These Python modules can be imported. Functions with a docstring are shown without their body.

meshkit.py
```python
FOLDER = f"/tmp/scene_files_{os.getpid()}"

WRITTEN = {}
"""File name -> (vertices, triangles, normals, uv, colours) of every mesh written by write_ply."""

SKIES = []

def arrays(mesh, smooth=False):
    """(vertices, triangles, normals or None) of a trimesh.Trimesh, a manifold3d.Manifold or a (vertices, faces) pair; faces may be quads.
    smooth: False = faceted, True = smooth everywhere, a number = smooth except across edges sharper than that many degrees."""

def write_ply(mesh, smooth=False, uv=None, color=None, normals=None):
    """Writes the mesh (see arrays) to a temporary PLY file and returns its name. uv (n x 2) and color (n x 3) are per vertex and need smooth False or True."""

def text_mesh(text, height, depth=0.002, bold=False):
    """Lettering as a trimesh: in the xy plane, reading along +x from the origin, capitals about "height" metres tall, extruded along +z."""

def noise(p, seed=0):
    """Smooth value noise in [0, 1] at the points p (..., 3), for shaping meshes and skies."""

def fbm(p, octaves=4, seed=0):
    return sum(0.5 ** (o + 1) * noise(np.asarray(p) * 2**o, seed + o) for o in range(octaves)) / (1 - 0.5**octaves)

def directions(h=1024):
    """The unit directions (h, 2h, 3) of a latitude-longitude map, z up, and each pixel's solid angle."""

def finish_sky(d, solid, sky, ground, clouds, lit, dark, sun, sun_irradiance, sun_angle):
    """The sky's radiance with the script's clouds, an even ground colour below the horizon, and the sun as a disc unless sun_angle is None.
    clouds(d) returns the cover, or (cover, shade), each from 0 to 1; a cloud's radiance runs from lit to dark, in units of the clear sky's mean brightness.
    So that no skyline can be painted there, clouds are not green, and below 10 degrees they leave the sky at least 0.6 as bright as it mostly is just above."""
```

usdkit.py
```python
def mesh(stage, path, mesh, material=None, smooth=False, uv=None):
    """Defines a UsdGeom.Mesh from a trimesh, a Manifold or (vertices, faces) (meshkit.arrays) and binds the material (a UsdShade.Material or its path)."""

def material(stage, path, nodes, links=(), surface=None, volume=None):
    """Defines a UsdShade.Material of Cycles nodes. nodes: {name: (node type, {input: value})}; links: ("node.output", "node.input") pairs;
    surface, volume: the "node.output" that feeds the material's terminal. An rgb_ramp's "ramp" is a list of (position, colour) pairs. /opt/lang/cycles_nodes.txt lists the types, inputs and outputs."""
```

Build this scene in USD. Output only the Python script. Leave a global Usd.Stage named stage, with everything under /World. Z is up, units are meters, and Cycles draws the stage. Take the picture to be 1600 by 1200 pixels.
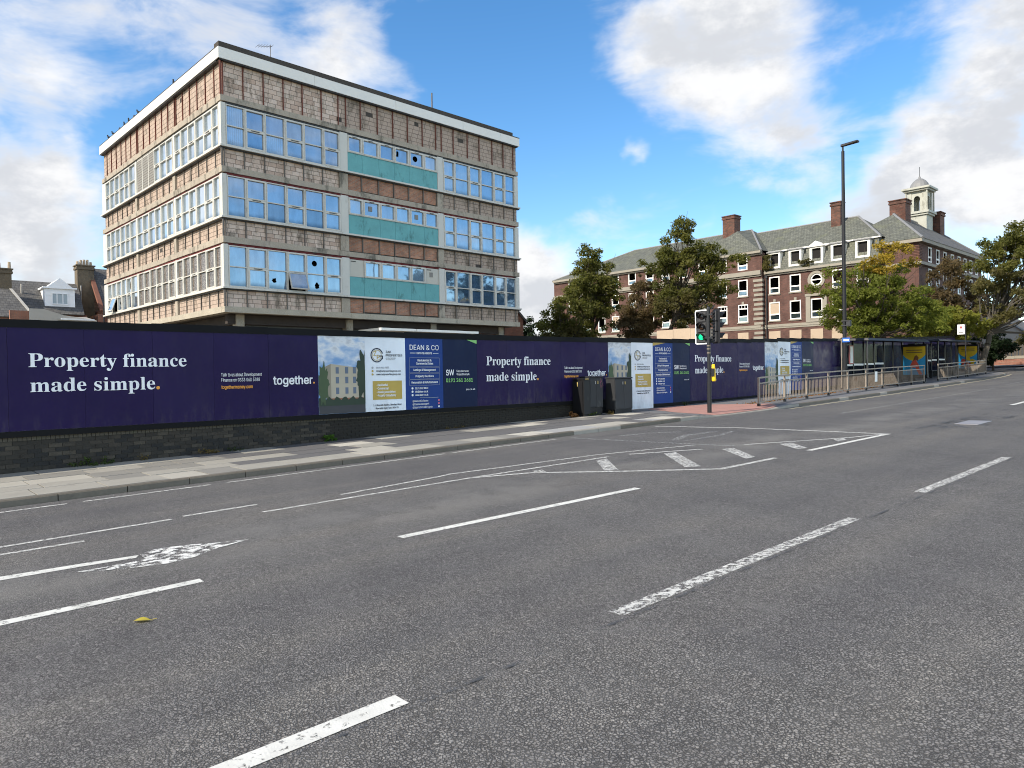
import math, random
import numpy as np, trimesh, usdkit, meshkit
from pxr import Usd, UsdGeom, UsdLux, UsdShade, Gf, Sdf
from shapely.geometry import Polygon, box as sbox, Point, LineString
from shapely import affinity
from shapely.ops import unary_union

stage = Usd.Stage.CreateInMemory()
UsdGeom.SetStageUpAxis(stage, 'Z'); UsdGeom.SetStageMetersPerUnit(stage, 1.0)
UsdGeom.Xform.Define(stage, '/World'); UsdGeom.Scope.Define(stage, '/World/Looks')

# ------------------------------------------------------------------ camera
HEAD, PITCH, ROLL, EYE = math.radians(47.681), 0.0132, -0.0157, 1.68
cam = UsdGeom.Camera.Define(stage, '/World/camera')
cam.CreateHorizontalApertureAttr(36.0); cam.CreateVerticalApertureAttr(27.0)
cam.CreateFocalLengthAttr(1112.96 / 1600 * 36.0)
cam.CreateExposureAttr(1.25)
_R = np.array([math.sin(HEAD), -math.cos(HEAD), 0]); _H = np.array([math.cos(HEAD), math.sin(HEAD), 0]); _Z = np.array([0, 0, 1.0])
_F = math.cos(PITCH) * _H - math.sin(PITCH) * _Z; _U = math.sin(PITCH) * _H + math.cos(PITCH) * _Z
_r = math.cos(ROLL) * _R + math.sin(ROLL) * _U; _u = -math.sin(ROLL) * _R + math.cos(ROLL) * _U
cam.AddTransformOp().Set(Gf.Matrix4d(*_r, 0, *_u, 0, *(-_F), 0, 0, 0, EYE, 1))

# ------------------------------------------------------------------ sun and sky
SUN_EL, SUN_PHI = math.radians(35), math.radians(8)
SUN = np.array([-math.cos(SUN_PHI) * math.cos(SUN_EL), math.sin(SUN_PHI) * math.cos(SUN_EL), math.sin(SUN_EL)])
sun = UsdLux.DistantLight.Define(stage, '/World/sun')
sun.CreateNormalizeAttr(True); sun.CreateIntensityAttr(0.7); sun.CreateAngleAttr(0.6); sun.CreateColorAttr(Gf.Vec3f(1.0, 0.92, 0.80))
_z = SUN; _x = np.cross([0, 0, 1.0], _z); _x /= np.linalg.norm(_x); _y = np.cross(_z, _x)
sun.AddTransformOp().Set(Gf.Matrix4d(*_x, 0, *_y, 0, *_z, 0, 0, 0, 40, 1))


def direction(az, el):
    a, e = math.radians(az), math.radians(el)
    return (math.cos(e) * math.cos(a), math.cos(e) * math.sin(a), math.sin(e))


# banks of cloud: (azimuth, elevation, angular radius, strength), degrees
CLOUDS = [(80, 22.5, 11, .37), (72, 25.5, 7, .28), (85, 18, 6, .26), (80.8, 12.0, 4.8, .86), (85, 11, 5, .45), (82, 6.5, 5, .36), (77, 5, 7, .32),
          (60, 21.5, 6, .4), (64, 22.5, 5, .35), (31, 22.5, 8.5, .46), (34.5, 26, 6, .34), (27, 18, 5, .33), (27.5, 25, 6, .30), (37.5, 17.6, 2.0, .6),
          (13, 21, 5.5, .50), (16, 14.2, 5.2, .82), (11, 12, 7, .66), (19, 11, 4.5, .52), (22, 7, 5, .38), (46, 8.5, 5, .38), (45.5, 4, 5, .5), (40, 11, 4, .22), (50, 5, 7, .3),
          (0, 20, 14, .5), (-15, 40, 14, .45), (107, 13, 15, .62), (112, 30, 16, .5), (-105, 38, 30, .6), (-150, 34, 26, .6), (-60, 58, 26, .55),  (130, 18, 16, .5), (160, 28, 18, .5), (185, 16, 20, .6), (215, 35, 12, .35), (250, 14, 14, .35), (300, 25, 14, .4), (60, 65, 18, .4), (200, 60, 16, .35)]  # banks out of view; those behind the camera are added to brighten shaded faces
CLEAR = [(74, 17, 5, .5), (82.5, 16.8, 3.2, .35), (80, 9, 2.6, .3), (76.5, 22.5, 2.2, .25), (45, 21, 10, .45), (66, 12, 7, .3), (53, 15, 6, .25), (22, 28, 5, .2)]
N = {'tc': ('texture_coordinate', {}),
     'sky': ('sky_texture', {'sky_type': 'single_scattering', 'sun_disc': False, 'sun_elevation': SUN_EL, 'sun_rotation': math.atan2(SUN[0], SUN[1]), 'altitude': 60.0, 'air_density': 1.0, 'aerosol_density': 0.25, 'ozone_density': 1.6}),
     'n1': ('noise_texture', {'scale': 6.5, 'detail': 9.0, 'roughness': 0.58, 'distortion': 0.3}),
     'n2': ('noise_texture', {'scale': 8.0, 'detail': 9.0, 'roughness': 0.62}),
     'nw': ('noise_texture', {'scale': 7.0, 'detail': 4.0, 'roughness': 0.6}),
     'flat': ('mapping', {'scale': (1.0, 1.0, 2.2)}), 'shift': ('mapping', {'location': (7.3, 2.1, 4.4), 'scale': (1.0, 1.0, 1.8)}),
     'wsub': ('vector_math', {'math_type': 'subtract', 'vector2': (0.5, 0.5, 0.5)}), 'wsc': ('vector_math', {'math_type': 'scale', 'scale': 0.14}),
     'dir': ('vector_math', {'math_type': 'add'}),
     'b0': ('value', {'value': -0.92}),
     'amp': ('math', {'math_type': 'multiply', 'value2': 1.75}),
     'sum': ('math', {'math_type': 'add'}),
     'mask': ('map_range', {'range_type': 'smoothstep', 'from_min': -0.10, 'from_max': 0.66, 'to_min': 0.0, 'to_max': 1.0, 'clamp': True}),
     'core': ('map_range', {'range_type': 'smoothstep', 'from_min': 0.12, 'from_max': 0.70, 'to_min': 0.08, 'to_max': 0.85, 'clamp': True}),
     'shade': ('map_range', {'range_type': 'smoothstep', 'from_min': 0.38, 'from_max': 0.60, 'to_min': 0.15, 'to_max': 1.0, 'clamp': True}),
     'sh2': ('math', {'math_type': 'multiply'}),
     'ccol': ('mix_color', {'a': (4.4, 4.4, 4.42), 'b': (2.75, 2.88, 3.12)}),
     'hsv': ('hsv', {'saturation': 1.30, 'value': 0.95}),
     'mix': ('mix_color', {}), 'bg': ('background_shader', {'strength': 0.10})}
L = [('tc.generated', 'flat.vector'), ('flat.vector', 'n1.vector'), ('tc.generated', 'shift.vector'), ('shift.vector', 'n2.vector'), ('tc.generated', 'nw.vector'),
     ('nw.color', 'wsub.vector1'), ('wsub.vector', 'wsc.vector1'), ('tc.generated', 'dir.vector1'), ('wsc.vector', 'dir.vector2')]
last = 'b0.value'
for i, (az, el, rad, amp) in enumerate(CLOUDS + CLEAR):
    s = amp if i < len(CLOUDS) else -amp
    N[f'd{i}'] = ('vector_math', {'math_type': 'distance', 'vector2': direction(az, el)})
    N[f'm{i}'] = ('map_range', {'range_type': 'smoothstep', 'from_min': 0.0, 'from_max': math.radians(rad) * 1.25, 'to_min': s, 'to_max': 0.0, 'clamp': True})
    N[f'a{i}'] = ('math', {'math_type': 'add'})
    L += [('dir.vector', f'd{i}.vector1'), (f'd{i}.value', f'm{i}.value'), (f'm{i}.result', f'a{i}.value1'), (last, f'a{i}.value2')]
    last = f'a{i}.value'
L += [('n1.fac', 'amp.value1'), ('amp.value', 'sum.value1'), (last, 'sum.value2'), ('sum.value', 'mask.value'), ('sum.value', 'core.value'), ('n2.fac', 'shade.value'), ('core.result', 'sh2.value1'), ('shade.result', 'sh2.value2'),
      ('sh2.value', 'ccol.fac'), ('sky.color', 'hsv.color'), ('hsv.color', 'mix.a'), ('ccol.result', 'mix.b'), ('mask.result', 'mix.fac'), ('mix.result', 'bg.color')]
sky = UsdLux.DomeLight.Define(stage, '/World/sky')
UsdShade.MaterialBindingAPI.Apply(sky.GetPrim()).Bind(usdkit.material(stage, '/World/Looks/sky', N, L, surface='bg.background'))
sky.GetPrim().SetCustomDataByKey('label', 'blue sky with white and grey clouds'); sky.GetPrim().SetCustomDataByKey('category', 'sky'); sky.GetPrim().SetCustomDataByKey('kind', 'structure')

# ------------------------------------------------------------------ helpers
rng = np.random.default_rng(7)
USED = {}


class Node:
    def __init__(self, prim, sub): self.prim, self.sub, self.path = prim, np.asarray(sub, float), str(prim.GetPath())


def numbered(parent, name):
    k = (parent, name); n = USED.get(k, 0); USED[k] = n + 1
    return f'{parent}/{name}' if n == 0 else f'{parent}/{name}_{n:03d}'


def tag(p, label=None, cat=None, group=None, kind=None):
    p = getattr(p, 'prim', p)
    for k, v in (('label', label), ('category', cat), ('group', group), ('kind', kind)):
        if v: p.SetCustomDataByKey(k, v)
    return p


GROUPS = {'bus_shelter': 'bus shelters along the pavement', 'guard_railing': 'guard railings along the kerb', 'utility_cabinet': 'utility cabinets at the end of the brick wall', 'terraced_house': 'terraced houses behind the office block', 'weed': 'weeds along the foot of the wall', 'roof_plant': 'plants rooted in the gutters', 'broadleaf_tree': 'trees before the old brick building', 'russet_tree': 'russet trees before the old brick building', 'bush': 'bushes behind the hoarding and boundary wall'}


def thing(name, label, cat, loc=(0, 0, 0), rot=0.0, group=None, kind=None, local=False):
    """An Xform at the thing's base; the points of its parts are given in world coordinates, or its own if local."""
    x = UsdGeom.Xform.Define(stage, numbered('/World', name)); x.AddTranslateOp().Set(Gf.Vec3d(*map(float, loc)))
    if rot: x.AddRotateZOp().Set(rot)
    return Node(tag(x.GetPrim(), label, cat, group or GROUPS.get(name), kind), (0, 0, 0) if local else loc)


def copy_of(node, loc, rot, label, group=None, cat=None):
    x = UsdGeom.Xform.Define(stage, numbered('/World', node.path.split('/')[-1].split('_0')[0])); x.AddTranslateOp().Set(Gf.Vec3d(*map(float, loc)))
    if rot: x.AddRotateZOp().Set(rot)
    x.GetPrim().GetReferences().AddInternalReference(node.path); x.GetPrim().SetInstanceable(True)
    tag(x.GetPrim(), label, cat, group)
    return x.GetPrim()


class MB:
    def __init__(self): self.v, self.f, self.n = [], [], 0

    def add(self, v, f):
        v = np.asarray(v, float); f = np.asarray(f, int)
        if f.shape[1] == 4: f = np.vstack([f[:, [0, 1, 2]], f[:, [0, 2, 3]]])
        self.v.append(v); self.f.append(f + self.n); self.n += len(v)
        return self

    def hexa(self, p):
        return self.add(p, [[3, 2, 1, 0], [4, 5, 6, 7], [0, 1, 5, 4], [1, 2, 6, 5], [2, 3, 7, 6], [3, 0, 4, 7]])

    def box(self, x0, x1, y0, y1, z0, z1):
        return self.hexa([(x0, y0, z0), (x1, y0, z0), (x1, y1, z0), (x0, y1, z0), (x0, y0, z1), (x1, y0, z1), (x1, y1, z1), (x0, y1, z1)])

    def bev(self, x0, x1, y0, y1, z0, z1, b):
        """A box with chamfered edges (a hull)."""
        p = [(x, y, z) for x, dx in ((x0, b), (x1, -b)) for y, dy in ((y0, b), (y1, -b)) for z, dz in ((z0, b), (z1, -b)) for x, y, z in ((x, y + dy, z + dz), (x + dx, y, z + dz), (x + dx, y + dy, z))]
        return self.tm(trimesh.convex.convex_hull(np.array(p)))

    def quad(self, *p): return self.add(p, [list(range(4))] if len(p) == 4 else [[0, i, i + 1] for i in range(1, len(p) - 1)])

    def tube(self, a, b, r0, r1=None, n=8, cap=True):
        a, b = np.asarray(a, float), np.asarray(b, float); r1 = r0 if r1 is None else r1
        d = b - a; d = d / np.linalg.norm(d); s = np.cross(d, [0, 0, 1.0] if abs(d[2]) < .9 else [1.0, 0, 0]); s /= np.linalg.norm(s); t = np.cross(d, s)
        k = np.arange(n) / n * 2 * np.pi; c = np.outer(np.cos(k), s) + np.outer(np.sin(k), t)
        self.add(np.vstack([a + c * r0, b + c * r1]), [[i, (i + 1) % n, n + (i + 1) % n, n + i] for i in range(n)])
        if cap:
            self.add(np.vstack([b + c * r1]), [[0, i, i + 1] for i in range(1, n - 1)]); self.add(np.vstack([a + c * r0]), [[0, i + 1, i] for i in range(1, n - 1)])
        return self

    def tm(self, m, M=None):
        v = np.array(m.vertices)
        if M is not None: v = v @ np.asarray(M)[:3, :3].T + np.asarray(M)[:3, 3]
        return self.add(v, m.faces)

    def build(self, name, mat, parent=None, label=None, cat=None, group=None, kind=None, smooth=False):
        v, f = np.vstack(self.v), np.vstack(self.f)
        if parent is None:
            path = numbered('/World', name)
        else:
            path = numbered(parent.path, name); v = v - parent.sub
        m = usdkit.mesh(stage, path, trimesh.Trimesh(v, f, process=False), mat, smooth=smooth)
        return Node(tag(m.GetPrim(), label, cat, group, kind), (0, 0, 0) if parent is None else parent.sub)


MATS = {}


def flat_mat(name, nodes, links, out):
    MATS[name] = usdkit.material(stage, f'/World/Looks/{name}', nodes, links, surface=out); return MATS[name]


def surf(name, c, rough=.75, var=.16, scale=3.0, fine=None, bump=0.0, bscale=60.0, metallic=0.0, spec=.4, tint=None, island=0.0, coat=0.0):
    """Principled surface whose colour wanders with two noises; tint = (colour, threshold) adds stains."""
    c = np.array(c, float)
    n = {'g': ('geometry', {}), 'a': ('noise_texture', {'scale': scale, 'detail': 5.0, 'roughness': .62}), 'b': ('noise_texture', {'scale': fine or scale * 9, 'detail': 3.0, 'roughness': .6}),
         'r': ('rgb_ramp', {'ramp': [(0.25, c * (1 - var)), (0.5, c), (0.78, np.minimum(c * (1 + var), .9))]}), 'mx': ('math', {'math_type': 'multiply_add', 'value2': .55}), 'ml': ('math', {'math_type': 'multiply', 'value2': .45}),
         'p': ('principled_bsdf', {'roughness': rough, 'metallic': metallic, 'specular_ior_level': spec, 'coat_weight': coat})}
    l = [('g.position', 'a.vector'), ('g.position', 'b.vector'), ('b.fac', 'ml.value1'), ('a.fac', 'mx.value1'), ('ml.value', 'mx.value3')]
    if island:
        n['ia'] = ('math', {'math_type': 'multiply_add', 'value2': island, 'value3': -island / 2}); n['is'] = ('math', {'math_type': 'add'})
        l += [('g.random_per_island', 'ia.value1'), ('mx.value', 'is.value1'), ('ia.value', 'is.value2'), ('is.value', 'r.fac')]
    else:
        l.append(('mx.value', 'r.fac'))
    col = 'r.color'
    if tint:
        n['t'] = ('noise_texture', {'scale': tint[2] if len(tint) > 2 else scale * .7, 'detail': 6.0, 'roughness': .7}); n['tm'] = ('map_range', {'range_type': 'smoothstep', 'from_min': tint[1], 'from_max': tint[1] + .16, 'to_min': 0.0, 'to_max': .85, 'clamp': True}); n['tx'] = ('mix_color', {'b': tint[0]})
        n['tmap'] = ('mapping', {'location': (3.1, 8.2, 1.7), 'scale': (1.0, 1.0, .45)})
        l += [('g.position', 'tmap.vector'), ('tmap.vector', 't.vector'), ('t.fac', 'tm.value'), ('tm.result', 'tx.fac'), (col, 'tx.a')]; col = 'tx.result'
    l.append((col, 'p.base_color'))
    if bump:
        n['bn'] = ('noise_texture', {'scale': bscale, 'detail': 4.0, 'roughness': .65}); n['bp'] = ('bump', {'strength': .8, 'distance': bump})
        l += [('g.position', 'bn.vector'), ('bn.fac', 'bp.height'), ('bp.normal', 'p.normal')]
    return flat_mat(name, n, l, 'p.BSDF')


def gz(x, y):
    e = np.clip(np.asarray(x, float) - 45, 0, 45)
    return .0188 * np.clip(x, -60, 110) - .008 * np.clip(y, -40, 80) + .0002 * e * e


KX = [-40, 0, 8, 20, 24, 31, 41, 52, 58, 62, 64.5, 66, 66.8, 67.1, 67.3]
KY = [12.15, 12.15, 12.06, 12.06, 12.0, 12.2, 12.65, 13.25, 13.7, 14.2, 14.9, 16, 18, 22, 60]
def kerb_y(x): return np.interp(x, KX, KY)


HX = [-40, 30, 37, 45, 52, 63]
HY = [15.8, 15.8, 16.0, 16.4, 17.3, 17.8]
def hoard_y(x): return np.interp(x, HX, HY)
GLYPHS = {'P':(124,[[[(5,0),(5,5),(16,7),(20,11),(22,16),(22,119),(20,124),(17,128),(5,130),(5,135),(79,135),(97,132),(109,126),(118,116),(122,103),(121,88),(114,75),(102,66),(89,62),(54,60),(55,14),(60,7),(66,5),(72,5),(72,0)],[(54,69),(55,68),(66,68),(74,70),(81,74),(86,85),(87,90),(86,111),(83,120),(73,127),(61,128),(56,126),(54,121)]]]),'r':(86,[[[(5,0),(5,5),(9,5),(14,7),(16,15),(16,77),(14,85),(10,87),(6,87),(6,92),(43,92),(43,79),(44,78),(55,90),(62,94),(75,95),(80,93),(84,89),(86,84),(86,74),(83,69),(77,66),(70,66),(67,67),(59,77),(54,77),(48,72),(45,65),(44,15),(47,7),(53,5),(59,5),(59,0)]]]),'o':(100,[[[(6,37),(6,59),(10,72),(20,86),(32,94),(43,97),(57,97),(68,94),(78,88),(84,82),(91,70),(94,59),(94,37),(91,26),(84,14),(74,5),(68,2),(57,-1),(43,-1),(28,4),(21,9),(14,17),(10,24)],[(35,28),(37,16),(42,7),(47,5),(53,5),(61,10),(64,18),(65,25),(65,69),(63,80),(60,86),(53,91),(47,91),(42,89),(37,79),(35,67)]]]),'p':(111,[[[(5,-40),(5,-35),(11,-34),(14,-31),(16,-22),(16,77),(14,86),(6,90),(6,94),(43,94),(43,85),(44,84),(53,93),(63,97),(74,97),(85,93),(94,85),(99,77),(104,60),(103,33),(96,15),(87,5),(73,-1),(58,0),(46,8),(44,8),(45,-28),(51,-34),(59,-35),(59,-40)],[(44,22),(49,13),(56,10),(61,10),(65,11),(70,16),(73,24),(75,35),(74,68),(71,78),(66,84),(62,85),(57,85),(52,83),(47,78),(44,71)]]]),'e':(90,[[[(6,38),(6,58),(10,72),(18,84),(25,90),(36,95),(53,96),(66,92),(77,82),(83,68),(84,51),(36,51),(35,50),(35,42),(38,30),(42,22),(49,17),(55,15),(63,15),(73,19),(80,27),(82,27),(85,24),(76,11),(67,4),(52,-1),(39,-1),(26,4),(16,13),(12,19)],[(35,60),(36,59),(60,60),(59,80),(57,85),(54,89),(46,90),(39,86),(35,74)]]]),'t':(68,[[[(6,91),(29,114),(38,128),(43,128),(43,95),(62,94),(62,85),(43,84),(43,21),(46,14),(53,14),(58,17),(61,23),(66,22),(65,17),(59,8),(47,0),(43,-1),(26,0),(21,3),(16,10),(14,20),(14,84),(6,85)]]]),'y':(89,[[[(-2,-30),(-2,-22),(0,-17),(7,-12),(14,-12),(20,-15),(22,-19),(22,-28),(25,-29),(30,-28),(38,-15),(42,-2),(11,74),(7,83),(3,86),(-1,87),(-1,92),(48,92),(48,87),(40,86),(38,82),(38,79),(52,42),(55,38),(59,44),(71,79),(71,82),(69,86),(60,87),(60,92),(89,92),(89,87),(85,86),(81,82),(77,72),(49,-7),(37,-32),(28,-40),(21,-42),(11,-42),(4,-39)]]]),'f':(64,[[[(4,0),(4,5),(10,6),(14,8),(16,18),(16,81),(5,82),(5,92),(16,93),(16,114),(20,124),(25,130),(33,135),(44,138),(59,138),(66,136),(71,133),(78,124),(78,113),(75,108),(71,106),(61,106),(57,109),(55,113),(55,120),(59,129),(56,132),(48,131),(44,122),(44,93),(61,92),(61,82),(45,82),(44,81),(44,14),(48,7),(59,5),(59,0)]]]),'i':(59,[[[(5,5),(9,5),(14,7),(16,15),(16,77),(14,85),(10,87),(6,87),(6,92),(44,92),(44,13),(47,6),(54,5),(54,0),(5,0)]],[[(15,119),(16,130),(20,135),(26,138),(37,137),(42,133),(45,127),(44,116),(40,111),(34,108),(26,108),(21,110),(17,114)]]]),'n':(113,[[[(5,5),(9,5),(14,8),(16,16),(16,76),(14,84),(9,87),(6,87),(6,92),(44,92),(45,82),(56,91),(67,95),(82,94),(91,89),(96,81),(98,74),(98,15),(99,10),(101,7),(108,5),(108,0),(60,0),(60,5),(64,5),(68,7),(70,13),(70,71),(68,77),(64,80),(54,79),(44,69),(44,12),(47,6),(54,5),(54,0),(5,0)]]]),'a':(102,[[[(6,25),(11,36),(19,43),(35,51),(59,59),(58,82),(54,88),(48,90),(39,90),(31,85),(31,83),(37,72),(36,66),(32,61),(28,59),(18,59),(14,61),(10,67),(10,78),(17,88),(25,93),(34,96),(58,97),(71,94),(77,91),(82,86),(87,73),(87,16),(90,12),(96,14),(98,11),(96,7),(85,0),(71,-1),(65,1),(59,10),(53,6),(40,0),(23,-1),(15,2),(9,8),(6,15)],[(35,23),(37,16),(43,12),(47,12),(53,15),(59,20),(59,51),(55,51),(46,47),(38,40),(35,30)]]]),'c':(87,[[[(6,37),(6,56),(10,70),(16,80),(30,92),(45,97),(60,97),(72,93),(81,84),(83,77),(82,69),(76,63),(65,63),(60,67),(58,75),(59,84),(53,90),(48,90),(41,87),(37,81),(34,71),(33,54),(35,39),(40,26),(45,19),(55,14),(66,14),(74,17),(80,23),(84,21),(84,18),(70,5),(53,-1),(40,-1),(25,5),(19,10),(13,18)]]]),'m':(165,[[[(5,0),(5,5),(9,5),(14,8),(16,16),(16,76),(14,84),(9,87),(6,87),(6,92),(44,92),(44,83),(45,82),(59,93),(66,95),(77,95),(87,91),(96,79),(107,90),(119,95),(130,95),(137,93),(145,86),(150,71),(150,12),(153,6),(160,5),(160,0),(112,0),(112,5),(119,6),(122,12),(122,71),(120,77),(116,80),(106,79),(97,70),(97,11),(100,6),(106,5),(106,0),(59,0),(59,5),(66,6),(69,12),(69,71),(67,77),(63,80),(53,79),(47,75),(44,69),(44,11),(47,6),(53,5),(53,0)]]]),'d':(110,[[[(6,36),(6,57),(8,67),(12,77),(20,88),(31,95),(38,97),(53,96),(59,93),(64,88),(66,88),(66,125),(60,131),(52,132),(52,137),(95,137),(95,18),(99,11),(105,10),(105,5),(89,4),(66,-1),(66,8),(65,9),(59,4),(51,0),(47,-1),(32,0),(21,6),(14,14),(9,24)],[(35,36),(38,20),(43,12),(48,10),(53,10),(63,16),(66,23),(66,76),(57,85),(49,86),(46,85),(42,83),(38,75),(35,59)]]]),'s':(86,[[[(11,33),(16,33),(18,25),(22,17),(30,9),(35,7),(46,6),(52,8),(56,12),(57,22),(54,28),(48,32),(26,43),(15,53),(11,62),(11,73),(17,87),(28,95),(35,97),(47,97),(60,93),(65,93),(68,97),(73,97),(73,68),(68,68),(63,80),(56,87),(48,90),(41,90),(36,88),(31,81),(33,73),(37,68),(64,55),(73,46),(76,39),(77,28),(76,21),(71,10),(63,3),(52,-1),(39,-1),(25,4),(20,4),(17,3),(15,-1),(11,-1)]]]),'l':(59,[[[(5,5),(9,5),(14,7),(16,15),(16,120),(14,128),(6,130),(6,135),(44,135),(44,13),(47,6),(54,5),(54,0),(5,0)]]])}
BIRDS_Y = [6.33, 12.22, 13.19, 14.18, 15.08, 16.14, 17.37, 18.36]

# ------------------------------------------------------------------ ground, road, pavement
def strip(xs, y0, y1, z, ny=1):
    """A sheet between two curves y0(x), y1(x), lying dz above the ground."""
    b = MB(); xs = np.asarray(xs, float); g = []
    for k in range(ny + 1):
        y = y0(xs) + (y1(xs) - y0(xs)) * k / ny; g.append(np.stack([xs, y, gz(xs, y) + z], 1))
    n = len(xs); v = np.vstack(g)
    return b.add(v, [[k * n + i, k * n + i + 1, (k + 1) * n + i + 1, (k + 1) * n + i] for k in range(ny) for i in range(n - 1)])


surf('soil', (.16, .14, .11), .95, .3, .5, bump=.02, bscale=20)
xs = np.concatenate([[-400, -200], np.arange(-100, 160, 10), [200, 400]])
strip(xs, lambda x: x * 0 - 300, lambda x: x * 0 + 400, -.25, 40).build('ground', MATS['soil'], kind='structure', label='bare ground behind the hoarding and around the buildings', cat='ground')

# asphalt: chippings rolled into a dark matrix
n = {'g': ('geometry', {}), 'wp': ('noise_texture', {'scale': 70.0, 'detail': 3.0}), 'wps': ('vector_math', {'math_type': 'subtract', 'vector2': (.5, .5, .5)}), 'wpm': ('vector_math', {'math_type': 'scale', 'scale': .022}), 'pos': ('vector_math', {'math_type': 'add'}),
     'v': ('voronoi_texture', {'feature': 'f1', 'scale': 55.0, 'randomness': 1.0}), 've': ('voronoi_texture', {'feature': 'distance_to_edge', 'scale': 55.0}), 'bw': ('rgb_to_bw', {}),
     'vb': ('voronoi_texture', {'feature': 'f1', 'scale': 140.0}), 'bw2': ('rgb_to_bw', {}),
     'chip': ('rgb_ramp', {'ramp': [(0.0, (.145, .137, .128)), (.3, (.185, .175, .165)), (.7, (.24, .228, .214)), (1.0, (.325, .306, .281))]}),
     'edge': ('map_range', {'range_type': 'smoothstep', 'from_min': 0.0, 'from_max': .22, 'to_min': .30, 'to_max': 1.0, 'clamp': True}), 'mul': ('mix_color', {'blend_type': 'multiply', 'fac': 1.0}),
     'sk': ('noise_texture', {'scale': 2.6, 'detail': 6.0, 'roughness': .7}), 'skm': ('map_range', {'range_type': 'smoothstep', 'from_min': .46, 'from_max': .66, 'to_min': 0.0, 'to_max': .28, 'clamp': True}), 'sunk': ('mix_color', {'b': (.165, .16, .155)}),
     'big': ('noise_texture', {'scale': .35, 'detail': 5.0, 'roughness': .6}), 'bigr': ('rgb_ramp', {'ramp': [(.3, (.84, .84, .86)), (.55, (1.0, 1.0, 1.0)), (.75, (1.14, 1.12, 1.08))]}), 'mul2': ('mix_color', {'blend_type': 'multiply', 'fac': 1.0, 'use_clamp_result': False}),
     'str': ('mapping', {'scale': (.045, 1.1, 1.0)}), 'strn': ('noise_texture', {'scale': 1.0, 'detail': 4.0, 'roughness': .55}), 'strr': ('rgb_ramp', {'ramp': [(.32, (.86, .86, .88)), (.5, (1.0, 1.0, 1.0)), (.68, (1.17, 1.15, 1.1))]}), 'mul3': ('mix_color', {'blend_type': 'multiply', 'fac': 1.0}),
     'sp': ('separate_xyz', {}), 'wy': ('math', {'math_type': 'subtract', 'value2': 7.4}), 'wab': ('math', {'math_type': 'absolute'}), 'wm': ('map_range', {'range_type': 'smoothstep', 'from_min': .1, 'from_max': 1.25, 'to_min': 1.0, 'to_max': 0.0, 'clamp': True}),
     'wn': ('noise_texture', {'scale': .8, 'detail': 6.0, 'roughness': .65}), 'wnm': ('map_range', {'range_type': 'smoothstep', 'from_min': .42, 'from_max': .62, 'to_min': 0.0, 'to_max': .5, 'clamp': True}), 'wmul': ('math', {'math_type': 'multiply'}), 'worn': ('mix_color', {'b': (.225, .217, .20)}),
     'hgt': ('math', {'math_type': 'multiply_add', 'value2': .35}), 'bp': ('bump', {'strength': 1.0, 'distance': .009}), 'p': ('principled_bsdf', {'roughness': .82, 'specular_ior_level': .35})}
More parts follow.
